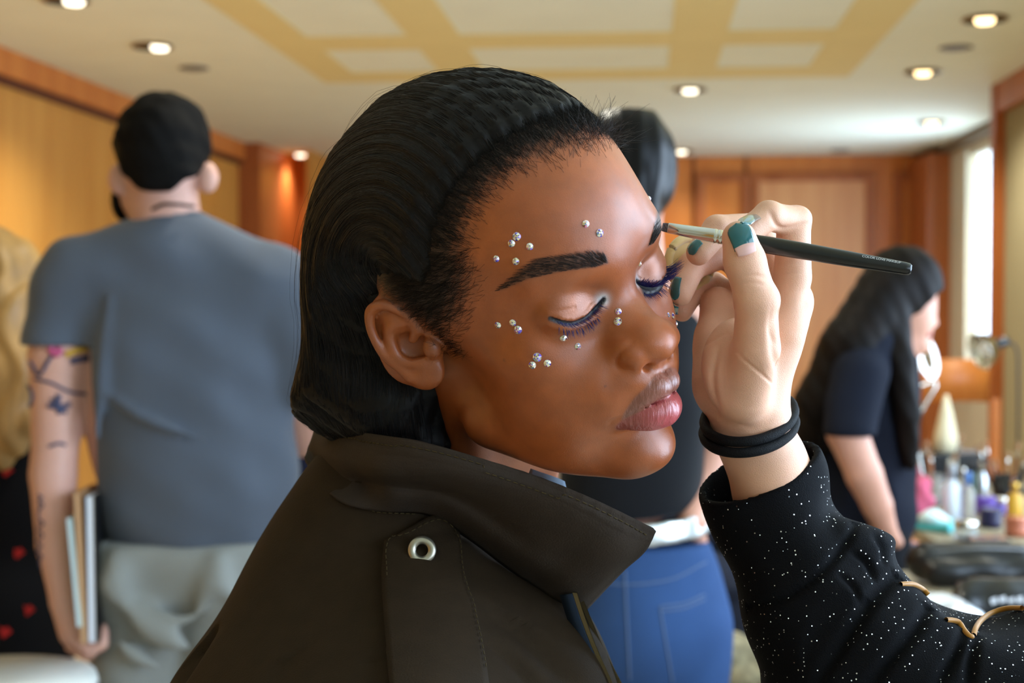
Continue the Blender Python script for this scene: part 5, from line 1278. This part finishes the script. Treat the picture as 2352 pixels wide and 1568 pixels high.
V, Q = body_mesh(rw_body, J(1780, 540, dr)-np.array([60, 260, 760]), J(2210, 540, dr)+np.array([40, 320, 40]), 6)
rwm = mesh_np('person', V-RB, Q, WSK); rwm.location = RB.tolist(); tag(rwm, 'woman with very long dark hair bending over the make-up table in a navy T-shirt', 'person')
NAVY = mat('navy_cotton', srgb(22, 25, 36), .88, spec=.15, noise=.08, nscale=10)
def rw_tee(F_):
    F_.add(chain([J(1985, 850, dr+.03), J(1955, 1180, dr+.05)], [130, 150], 20)); F_.add(chain([J(1985, 800, dr-.08), J(2000, 800, dr+.14)], [72, 70]), 40)
    F_.add(chain([J(1975, 860, dr-.13), J(1950, 980, dr-.17)], [66, 60]), 30); wrinkle(F_, 2.4, 16, 34, 14)
    x0 = J(1905, 900, dr)[0]; x1 = J(2035, 900, dr)[0]; yb = J(1950, 900, dr-.10)[1]; zs = J(1950, 1000, dr-.17)[2]
    F_.inter(lambda X, Y, Z: np.where((Y < yb), zs-Z, -1e3+0*Z+0*X+0*Y), 2)
part('t_shirt', rw_tee, J(1750, 640, dr)-np.array([60, 300, 640]), J(2130, 640, dr)+np.array([40, 320, 20]), 6, NAVY, rwm, 'navy short-sleeved T-shirt')
part('trousers', lambda F_: [F_.add(chain([J(1955, 1220, dr+.05), J(1940, 1330, dr+.05)], [142, 130])), [F_.add(chain([J(1940+s*60, 1340, dr+.05), J(1940+s*70, 1700, dr+.1), J(1940+s*70, 2000, dr+.1)], [100, 70, 55]), 30) for s in (-1, 1)]], J(1740, 1180, dr)-np.array([60, 200, 900]), J(2120, 1180, dr)+np.array([40, 300, 10]), 8, mat('black_trousers', srgb(16, 16, 20), .85, spec=.15), rwm)
LONG = mat('long_dark_brown_hair', srgb(20, 14, 11), .55, spec=.12, noise=.5, nscale=40, stretch=(1, 1, .08))
def rw_hair(F_):
    F_.add(ell(J(2072, 652, dr-.005), (96, 98, 92))); F_.add(chain([J(2030, 680, dr-.05), J(1960, 800, dr-.08), J(1890, 930, dr-.06), J(1868, 1040, dr-.02)], [72, 76, 66, 44], 20), 30)
    F_.add(chain([J(2050, 700, dr-.07), J(2064, 820, dr-.1), J(2082, 950, dr-.1), J(2090, 1060, dr-.08)], [36, 36, 32, 20], 10), 16)
    F_.sub(ell(J(2166, 752, dr-.01), (74, 130, 88)), 10)
    r_ = (F_.ax[0][:, None, None]-J(2080, 600, dr)[0]); F_.F += (1.2*np.sin((r_+.55*(F_.ax[2][None, None, :]-1400))/7.0)+0*F_.ax[1][None, :, None]).astype(np.float32)
part('hair', rw_hair, J(1790, 560, dr)-np.array([20, 240, 560]), J(2180, 560, dr)+np.array([20, 160, 30]), 5, LONG, rwm, 'very long straight dark brown hair')

part('eyebrow', lambda F_: F_.add(curve([J(2088, 680, dr-.068), J(2108, 674, dr-.062), J(2126, 682, dr-.04)], [6, 7, 5], 8)), J(2080, 640, dr)-np.array([0, 90, 60]), J(2160, 640, dr)+np.array([0, 60, 10]), 3, HAIRB, rwm)
part('eye', lambda F_: F_.add(curve([J(2096, 706, dr-.064), J(2110, 710, dr-.06), J(2124, 708, dr-.045)], [4, 7, 4], 8)), J(2090, 660, dr)-np.array([0, 90, 60]), J(2150, 660, dr)+np.array([0, 60, 10]), 2.5, HAIRB, rwm)
part('lips', lambda F_: F_.add(ell(J(2130, 768, dr-.022), (12, 14, 8))), J(2110, 745, dr)-np.array([0, 60, 60]), J(2170, 745, dr)+np.array([0, 60, 10]), 2.5, mat('rose_lips', srgb(170, 84, 80), .4), rwm)
# ---- blonde woman cut by the left edge (about 3.3 m)
db = 3.3
BB = up(-20, 690, db); BB = np.array([BB[0], BB[1], 0])
def bw_body(F_):
    F_.add(ell(J(-20, 640, db+.03), (80, 92, 112))); F_.add(chain([J(-20, 720, db+.04), J(-20, 850, db+.04)], [54, 60]), 20); F_.add(ell(J(-40, 1100, db+.05), (150, 110, 300)), 40); F_.add(chain([J(55, 1000, db+.05), J(80, 1200, db+.08)], [50, 44]), 20)
V, Q = body_mesh(bw_body, J(-240, 540, db)-np.array([0, 150, 900]), J(150, 540, db)+np.array([30, 320, 20]), 7)
bw = mesh_np('person', V-BB, Q, WSK); bw.location = BB.tolist(); tag(bw, 'blonde long-haired woman in black with red lip print, cut off by the left edge', 'person')
BLON = mat('wavy_blonde_hair', srgb(176, 136, 80), .45, noise=.35, nscale=30, stretch=(1, 1, .12))
def bw_hair(F_):
    F_.add(ell(J(-10, 640, db), (100, 108, 110))); F_.add(chain([J(-10, 720, db-.05), J(0, 850, db-.08), J(10, 960, db-.09), J(0, 1030, db-.09)], [92, 92, 74, 44], 10), 30)
    z = F_.ax[2][None, None, :]; x = F_.ax[0][:, None, None]; F_.F += (4.5*np.sin((x+22*np.sin(z/34.0))/9.0)+0*F_.ax[1][None, :, None]).astype(np.float32)
part('hair', bw_hair, J(-160, 520, db)-np.array([20, 220, 540]), J(130, 520, db)+np.array([20, 160, 30]), 5, BLON, bw, 'wavy blonde hair')
BKD = mat('black_dress', srgb(11, 10, 13), .85, spec=.15); REDL = mat('red_print', srgb(190, 24, 34), .6)
dres, V, Q = part('dress', lambda F_: [F_.add(ell(J(-40, 1150, db+.04), (175, 132, 320))), F_.add(chain([J(40, 1020, db+.03), J(90, 1250, db+.05), J(85, 1480, db+.05)], [74, 66, 60], 10), 30), F_.add(chain([J(-20, 1400, db+.05), J(-10, 2000, db+.05)], [170, 190]), 40)], J(-300, 940, db)-np.array([0, 220, 1100]), J(170, 940, db)+np.array([30, 300, 20]), 8, BKD, bw, 'black dress printed with red lips')
DB = bvh_of(V, Q)
for x, y in ((38, 1268), (12, 1080), (60, 1400), (8, 1450)):
    loc, nor = ray_px(DB, x, y, 6)
    if loc is not None: keep(mesh_np('lip_print', np.array([loc+nor*.003+np.array([a, 0, b]) for a, b in ((-.018, 0), (-.008, .011), (0, .007), (.008, .011), (.018, 0), (0, -.014))]), [(0, 1, 2, 3, 4, 5)], REDL, None, False), bw)

# ---- someone in navy, a sliver between the man and the model (about 3.9 m)
dn_ = 3.9
NB = up(720, 690, dn_); NB = np.array([NB[0], NB[1], 0])
def nv_body(F_):
    F_.add(ell(J(745, 880, dn_), (76, 90, 110))); F_.add(chain([J(745, 960, dn_), J(745, 1060, dn_)], [52, 60]), 20); F_.add(ell(J(745, 1250, dn_+.02), (150, 100, 240)), 30)
V, Q = body_mesh(nv_body, J(560, 760, dn_)-np.array([0, 130, 720]), J(930, 760, dn_)+np.array([0, 260, 20]), 8)
nv = mesh_np('person', V-NB, Q, FAIR); nv.location = NB.tolist(); tag(nv, 'person in navy mostly hidden between the man in grey and the model', 'person')
part('top', lambda F_: [F_.add(ell(J(745, 1240, dn_+.01), (178, 122, 240))), F_.add(chain([J(690, 1080, dn_), J(800, 1080, dn_)], [74, 74]), 40), F_.add(chain([J(745, 1400, dn_), J(745, 1990, dn_)], [150, 150]), 40)], J(540, 980, dn_)-np.array([0, 180, 1080]), J(950, 980, dn_)+np.array([0, 300, 20]), 9, mat('navy_knit', srgb(20, 24, 44), .85, spec=.15), nv)
part('hair', lambda F_: [F_.add(ell(J(760, 862, dn_-.005), (90, 102, 100))), F_.add(chain([J(745, 900, dn_-.05), J(748, 985, dn_-.06)], [66, 40]), 30)], J(600, 740, dn_)-np.array([0, 180, 340]), J(900, 740, dn_)+np.array([0, 160, 20]), 6, HAIRB, nv, 'dark hair')
# ================================================================ make-up table on the right
TZ = .78
def tab(x, y, z=TZ):
    """pixel -> point on the table top"""
    d = CD+((x-W_PX/2)/F_PX)*CR-((y-H_PX/2)/F_PX)*CU; return CAM+d*(z-CAM[2])/d[2]
LAM = mat('cream_laminate', srgb(150, 138, 112), .5, noise=.05, nscale=6); MET = mat('grey_steel', srgb(120, 120, 122), .35, .9)
t0 = tab(2030, 1600); tb = empty('table', (1.4, 3.2, 0)); tag(tb, 'cream make-up table at the lower right under the black bags', 'table')
def wbox(name, x0, x1, y0, y1, z0, z1, m, parent, bev=.004):
    V = np.array([(x, y, z) for x in (x0, x1) for y in (y0, y1) for z in (z0, z1)]); o = mesh_np(name, V, [(0, 1, 3, 2), (4, 6, 7, 5), (0, 4, 5, 1), (2, 3, 7, 6), (0, 2, 6, 4), (1, 5, 7, 3)], m, None, False); keep(o, parent)
    if bev: md = o.modifiers.new('b', 'BEVEL'); md.width = bev; md.segments = 2
    return o
wbox('table_top', .70, 1.80, 2.05, 3.38, TZ-.03, TZ-.001, LAM, tb)
for x in (.76, 1.74):
    for y in (2.13, 3.3): wbox('leg', x-.02, x+.02, y-.02, y+.02, 0, TZ-.03, MET, tb)
tb2 = empty('table', (1.5, 4.2, 0)); tag(tb2, 'second cream table behind the first, holding bottles, jars and the lamps', 'table')
wbox('table_top', 1.06, 1.95, 3.39, 5.05, TZ-.03, TZ-.001, LAM, tb2)
for x in (1.12, 1.89):
    for y in (3.47, 4.97): wbox('leg', x-.02, x+.02, y-.02, y+.02, 0, TZ-.03, MET, tb2)
CHR = mat('chrome', srgb(214, 210, 200), .08, 1.0); CLEAR = mat('clear_plastic', (.9, .93, .95), .08, trans=.85, ior=1.3); BLKP = mat('black_plastic', srgb(16, 16, 18), .3); BLKL = mat('black_leather', srgb(18, 17, 18), .35, bump=.3, bscale=200)
def pal(name, c, r=.4, **k): return mat(name, srgb(*c), r, **k)
# bottles and jars
def bottle(px, py, r, h, mb, mc, label, cat='bottle', neck=.45, cap=.25, grp='bottles on the make-up table', name='cosmetic_bottle'):
    p = tab(px, py); e = empty(name, p); tag(e, label, cat, grp)
    hb = h*(1-cap); lathe('body', [(r*.92, 0), (r, .004), (r, hb*.8), (r*neck, hb*.96), (r*neck, hb)], p, mb, e, 20); lathe('cap', [(r*neck*1.15, hb*.99), (r*neck*1.15, h*.99), (r*neck*.9, h)], p, mc, e, 16); return e
bottle(2185, 1190, .024, .15, pal('white_lotion', (214, 220, 226)), pal('grey_cap', (150, 152, 156)), 'tall white lotion bottle behind the turquoise wipes')
bottle(2222, 1192, .020, .13, CLEAR, pal('blue_cap', (70, 110, 170)), 'clear bottle with a blue cap right of the white lotion bottle')
bottle(2100, 1150, .017, .11, pal('amber_glass', (150, 86, 30), .1), BLKP, 'amber bottle beside the pink cloth')
bottle(2330, 1190, .022, .10, pal('mustard_tube', (200, 150, 40)), pal('gold_cap', (190, 150, 70), .2, metal=.9), 'mustard yellow bottle with a gold cap at the right edge')
bottle(2255, 1150, .018, .12, pal('silver_can', (190, 194, 198), .2, metal=.8), CHR, 'slim silver can behind the purple jars')
bottle(2235, 1150, .016, .12, pal('dark_green_glass', (34, 62, 44), .1), BLKP, 'dark green bottle at the back of the table')
bottle(2212, 1150, .015, .10, CLEAR, CHR, 'small clear bottle with a chrome top')
for k, (x, y, c, lab) in enumerate(((2262, 1180, (96, 66, 160), 'round purple jar left of its twin'), (2296, 1178, (120, 104, 190), 'round lilac jar beside the purple jar'), (2275, 1210, (40, 36, 70), 'dark violet jar in front of the purple jar'), (2218, 1238, (210, 170, 150), 'peach cream jar right of the turquoise wipes'), (2335, 1230, (190, 110, 80), 'copper-lidded jar near the right edge'))):
    p = tab(x, y); e = empty('cosmetic_jar', p); tag(e, lab, 'jar', 'jars on the make-up table'); lathe('jar', [(.026, 0), (.029, .004), (.029, .028), (.027, .03)], p, CLEAR if k == 3 else pal('jar_%d' % k, c, .2), e, 20); lathe('lid', [(.029, .03), (.03, .033), (.03, .046), (.027, .049)], p, CHR if k % 2 else pal('lid_%d' % k, c, .15), e, 20)
# pots of brushes
def brush_pot(px, py, n, label, seed, h=.1):
    p = tab(px, py); r = random.Random(seed); e = empty('brush_pot', p); tag(e, label, 'pot', 'pots of brushes'); lathe('pot', [(.034, 0), (.038, .003), (.038, h), (.034, h), (.034, .01)], p, BLKP if seed % 2 else CLEAR, e, 22, cap=False)
    for i in range(n):
        a = 6.2832*i/n+.3; q = p+np.array([.022*math.cos(a), .022*math.sin(a), .02]); d = np.array([.35*math.cos(a), .35*math.sin(a), 1]); d /= np.linalg.norm(d); L = r.uniform(.13, .2)
        b = empty('makeup_brush', q); tag(b, 'upright make-up brush standing in %s' % label.replace('black pot', 'the black pot').replace('clear pot', 'the clear pot'), 'brush', 'brushes in ' + label)
        Vt, Qt = tubes(np.array([[q, q+d*L*.5, q+d*L*.78]]), np.array([[.003, .0042, .004]]), 8); keep(mesh_np('handle', Vt, Qt, r.choice((BLKP, pal('wood_handle', (150, 90, 50)), pal('pink_handle', (200, 110, 130))))), b)
        Vt, Qt = tubes(np.array([[q+d*L*.78, q+d*L*.86]]), np.array([[.0044, .005]]), 8); keep(mesh_np('ferrule', Vt, Qt, CHR), b)
        Vt, Qt = tubes(np.array([[q+d*L*.86, q+d*L*.94, q+d*L]]), np.array([[.005, .009, .003]]), 8); keep(mesh_np('bristles', Vt, Qt, pal('bristle_tan', (150, 110, 76), .8)), b)
brush_pot(2310, 1170, 7, 'black pot beside the purple jars', 1); brush_pot(2150, 1160, 5, 'clear pot right of the pink cloth', 2, .09)
# soft things: cloths, wipes, towel
def lump(name, fn, lo, hi, h, m, label, cat, loc):
    V, Q = body_mesh(fn, lo, hi, h, 2); o = mesh_np(name, V-np.array(loc), Q, m); o.location = tuple(map(float, loc)); return tag(o, label, cat)
p = tab(2105, 1190)
def f_(F_):
    c = p*1000; F_.add(ell(c+np.array([0, 0, 40]), (42, 60, 60))); F_.add(ell(c+np.array([18, 10, 90]), (26, 34, 34)), 20); F_.add(ell(c+np.array([-20, 0, 30]), (26, 40, 40)), 20); wrinkle(F_, 4, 9, 16, 3); cutz(F_, c[2], True, 1)
lump('cloth', f_, p*1000-np.array([90, 110, 10]), p*1000+np.array([90, 110, 150]), 4, pal('dusty_pink_cotton', (190, 84, 110), .9), 'crumpled pink cloth beside the bending woman\'s arm', 'cloth', p)
p = tab(2160, 1215)
wp = empty('wipes_pack', p); tag(wp, 'open turquoise pack of wipes lying on the table', 'wipes')
TQ = pal('turquoise_film', (96, 200, 205), .3); o = lathe('pack', [(.075, 0), (.082, .006), (.08, .018), (.07, .024)], p, TQ, wp, 4, smooth=False); lathe('wipe', [(.05, .024), (.03, .04), (.012, .052)], p+np.array([-.02, 0, 0]), pal('white_wipe', (208, 232, 230), .9), wp, 7)
p = tab(2172, 1122); cs_ = empty('makeup_case', p); tag(cs_, 'boxy black make-up case under the napkin cone', 'case')
wbox('case_body', p[0]-.11, p[0]+.11, p[1]-.07, p[1]+.07, p[2], p[2]+.09, BLKP, cs_); wbox('case_lid', p[0]-.112, p[0]+.112, p[1]-.072, p[1]+.072, p[2]+.091, p[2]+.12, BLKL, cs_); wbox('latch', p[0]-.015, p[0]+.015, p[1]-.078, p[1]-.072, p[2]+.075, p[2]+.105, CHR, cs_, 0)
p = p+np.array([0, 0, .1205])
nc = lathe('napkin_cone', [(.045, 0), (.036, .055), (.022, .12), (.006, .18)], p, pal('cream_tissue', (230, 216, 180), .9), None, 9); tag(nc, 'upright cream paper napkin cone behind the bottles', 'napkin')
# black bags and clear pouch
p = tab(2235, 1345)
def f_(F_):
    c = p*1000; F_.add(chain([c+np.array([-90, 30, 45]), c+np.array([100, 30, 45])], [42, 44])); F_.add(chain([c+np.array([-80, -10, 28]), c+np.array([110, -10, 30])], [28, 30]), 12); F_.add(curve([c+np.array([-85, -30, 66]), c+np.array([0, -36, 74]), c+np.array([105, -30, 70])], [6, 6, 6], 10), 5); wrinkle(F_, 2, 12, 22, 6); cutz(F_, c[2], True, 1)
bag = lump('toiletry_bag', f_, p*1000-np.array([160, 110, 8]), p*1000+np.array([170, 130, 130]), 4, BLKL, 'black leather toiletry bag lying behind the clear pouch', 'bag', p)
pz = p+np.array([0, 0, 0])
Vt, Qt = tubes(spline(np.array([p+np.array([-.09, -.035, .078]), p+np.array([0, -.042, .086]), p+np.array([.105, -.035, .082])]), 12)[None], np.full((1, 12), .003), 6); keep(mesh_np('zip', Vt, Qt, MET), bag)
p2 = tab(2300, 1420)
def f_(F_):
    c = p2*1000; F_.add(chain([c+np.array([-60, 0, 30]), c+np.array([70, 0, 30])], [34, 36])); F_.add(chain([c+np.array([-60, 20, 44]), c+np.array([70, 20, 46])], [26, 26]), 16); wrinkle(F_, 2, 10, 18, 8); cutz(F_, c[2], True, 1)
bag2 = lump('toiletry_bag', f_, p2*1000-np.array([120, 70, 8]), p2*1000+np.array([130, 90, 110]), 4, BLKP, 'smaller glossy black bag with a white printed mark at the right edge', 'bag', p2)
for k in range(5):
    q = p2+np.array([-.03+.016*k, -.037-.0005*k, .034+.003*(k % 2)]); V = np.array([q, q+np.array([.011, 0, .004]), q+np.array([.008, -.001, .014]), q+np.array([-.003, -.001, .010])]); keep(mesh_np('print_mark', V, [(0, 1, 2, 3)], pal('white_print', (220, 220, 225), .6), None, False), bag2)
p3 = tab(2165, 1440)
def f_(F_):
    c = p3*1000; F_.add(ell(c+np.array([0, 0, 22]), (66, 74, 36))); wrinkle(F_, 3, 9, 15, 9); cutz(F_, c[2], True, 1)
lump('clear_pouch', f_, p3*1000-np.array([90, 100, 8]), p3*1000+np.array([90, 100, 80]), 3, mat('crinkled_clear_plastic', (.82, .86, .9), .12, spec=.9, metal=.35), 'crinkled clear plastic pouch catching the light', 'pouch', p3)
Vt, Qt = tubes(spline(np.array([p3+np.array([-.065, -.06, .004]), p3+np.array([.02, -.075, .012]), p3+np.array([.075, -.02, .012]), p3+np.array([.07, .06, .008])]), 20)[None], np.full((1, 20), .0035), 6)
o = mesh_np('cable', Vt-p3, Qt, BLKP); o.location = p3.tolist(); tag(o, 'black cable looped round the clear pouch', 'cable')
# palettes
for k, (x, y, c, lab) in enumerate(((2265, 1245, (206, 140, 104), 'flat peach eyeshadow palette behind the black bag'), (2325, 1275, (30, 28, 30), 'closed black palette right of the peach palette'), (2110, 1262, (196, 180, 160), 'beige powder compact near the bending woman\'s hand'))):
    p = tab(x, y); e = empty('eyeshadow_palette', p); tag(e, lab, 'palette', 'palettes on the make-up table'); wbox('case', p[0]-.05, p[0]+.05, p[1]-.035, p[1]+.035, p[2], p[2]+.012, BLKP, e)
    for i in range(4):
        for j in range(2):
            if k == 1: continue
            lathe('pan', [(.009, .012), (.009, .0135)], p+np.array([-.036+.024*i, -.015+.03*j, 0]), pal('pan_%d_%d' % (k, (i+j) % 3), (max(20, c[0]-30*((i+j) % 3)), max(20, c[1]-24*((i+j) % 3)), c[2]), .7), e, 12)
# lamp with chrome dome on a stand
pl_ = tab(2330, 1130); dl = float((pl_-CAM)@CD); dome = up(2252, 806, dl-.05)
lp = empty('clamp_lamp', pl_); tag(lp, 'chrome dome lamp on a thin black stand before the window', 'lamp')
ax = np.array([-.86, -.25, -.3]); ax /= np.linalg.norm(ax); zt = Vector(ax).to_track_quat('Z', 'Y').to_matrix(); Rm = np.array(zt)
lathe('shade', [(.012, -.055), (.03, -.05), (.048, -.03), (.058, 0), (.06, .004), (.056, 0), (.045, -.028)], dome, CHR, lp, 28, cap=False, rot=Rm); lathe('socket', [(.014, -.10), (.016, -.095), (.016, -.055), (.012, -.05)], dome, BLKP, lp, 16, rot=Rm)
lathe('bulb', [(.002, .0), (.02, -.012), (.022, -.03), (.012, -.045)], dome, pal('frosted_bulb', (236, 232, 220), .3), lp, 16, rot=Rm)
b0 = dome-ax*.1; Vt, Qt = tubes(spline(np.array([b0, b0+np.array([.03, .0, -.03]), b0+np.array([.035, .0, -.14]), pl_+np.array([0.01, 0, .01])]), 24)[None], np.full((1, 24), .004), 8); keep(mesh_np('arm', Vt, Qt, BLKP), lp); lathe('base', [(.05, 0), (.05, .008), (.01, .014)], pl_, BLKP, lp, 20)
# bright ring mirror and its silver arm
pm = tab(2125, 1135); dmm = float((pm-CAM)@CD); mc = up(2130, 820, dmm)
mr_ = empty('ring_lamp', pm); tag(mr_, 'lit ring mirror on a silver arm in front of the bending woman', 'lamp')
axm = np.array([.75, -.6, .25]); Rm = np.array(Vector(axm).to_track_quat('Z', 'Y').to_matrix())
lathe('ring', [(.045, 0), (.05, .006), (.065, .006), (.07, 0)], mc, mat('lit_ring', (1, 1, 1), .3, emit=(.75, .87, 1), estr=2.5), mr_, 28, cap=False, rot=Rm); lathe('mirror', [(.001, .001), (.045, .001)], mc, CHR, mr_, 28, cap=False, rot=Rm)
Vt, Qt = tubes(spline(np.array([mc, up(2090, 890, dmm), up(2150, 880, dmm), up(2105, 980, dmm), pm]), 26)[None], np.full((1, 26), .006), 8); keep(mesh_np('arm', Vt, Qt, CHR), mr_); lathe('base', [(.05, 0), (.05, .01), (.01, .016)], pm, CHR, mr_, 20)
# wooden chair back and grey curtain behind the table
pc = up(2200, 1000, 5.75); ch = empty('chair', (pc[0], pc[1], 0)); tag(ch, 'chair with a curved orange wooden back behind the table', 'chair')
V = []; 
for j in range(2):
    for i in range(13):
        a = -.9+1.8*i/12; V.append((pc[0]+.17*math.sin(a), pc[1]+.12-.12*math.cos(a), .98+.16*j+.02*math.cos(a)))
o = keep(mesh_np('backrest', np.array(V), [(i, i+1, 14+i, 13+i) for i in range(12)], WOOD_O), ch); md = o.modifiers.new('s', 'SOLIDIFY'); md.thickness = .02
wbox('seat', pc[0]-.2, pc[0]+.2, pc[1]-.25, pc[1]+.15, .43, .47, WOOD_O, ch)
for sx in (-.18, .18):
    wbox('leg', pc[0]+sx-.015, pc[0]+sx+.015, pc[1]+.11, pc[1]+.14, 0, 1.0, WOOD_O, ch, 0); wbox('leg', pc[0]+sx-.015, pc[0]+sx+.015, pc[1]-.24, pc[1]-.21, 0, .43, WOOD_O, ch, 0)
# ---------------------------------------------------------------- left corner and the space between the people
WPL = pal('white_plastic', (214, 214, 208), .35)
pc = up(60, 1556, 2.75); st = empty('stool', (pc[0], pc[1], 0)); tag(st, 'white plastic stool, only its seat rim shows at the lower left corner', 'stool')
lathe('seat', [(.02, pc[2]-.03), (.17, pc[2]-.03), (.185, pc[2]-.015), (.18, pc[2]), (.02, pc[2]-.004)], np.array([pc[0]-.06, pc[1], 0]), WPL, st, 32)
for a in (.8, 2.4, 3.9, 5.5): 
    q = np.array([pc[0]-.06+.13*math.cos(a), pc[1]+.13*math.sin(a), 0]); Vt, Qt = tubes(np.array([[q+np.array([.03*math.cos(a), .03*math.sin(a), 0]), q+np.array([0, 0, pc[2]-.03])]]), np.array([[.014, .016]]), 8); keep(mesh_np('leg', Vt, Qt, WPL), st)
pk = up(1665, 1300, 3.3); kc = empty('chair', (pk[0], pk[1], 0)); tag(kc, 'dark metal chair with a navy coat over its back, behind the jeans', 'chair')
wbox('seat', pk[0]-.2, pk[0]+.2, pk[1]-.2, pk[1]+.2, .44, .47, BLKP, kc); wbox('backrest', pk[0]-.2, pk[0]+.2, pk[1]+.18, pk[1]+.21, .6, .92, BLKP, kc)
for sx in (-.18, .18):
    for sy_ in (-.18, .19): wbox('leg', pk[0]+sx-.012, pk[0]+sx+.012, pk[1]+sy_-.012, pk[1]+sy_+.012, 0, .92 if sy_ > 0 else .44, MET, kc, 0)
def f_(F_):
    c = pk*1000; F_.add(chain([c+np.array([-60, 190, 60]), c+np.array([110, 190, 50])], [60, 62])); F_.add(chain([c+np.array([-40, 140, -40]), c+np.array([80, 140, -160])], [70, 60]), 40); F_.add(chain([c+np.array([20, 120, -80]), c+np.array([60, 100, -330])], [70, 50]), 40); wrinkle(F_, 5, 14, 30, 4)
lump('coat', f_, pk*1000-np.array([260, 80, 460]), pk*1000+np.array([300, 330, 160]), 7, pal('dark_navy_wool', (24, 27, 42), .9), 'dark navy coat slung over the chair behind the jeans', 'coat', pk)
ps = up(1660, 1500, 3.1)
def f_(F_):
    c = ps*1000; F_.add(ell(c, (70, 60, 45))); F_.add(ell(c+np.array([30, 0, -40]), (80, 66, 40)), 30); wrinkle(F_, 4, 10, 20, 5)
ck = mat('checked_scarf_wool', srgb(150, 138, 108), .9, noise=.5, nscale=60); lump('scarf', f_, ps*1000-np.array([120, 100, 110]), ps*1000+np.array([140, 100, 80]), 5, ck, 'checked grey and tan scarf hanging below the navy coat', 'scarf', ps)
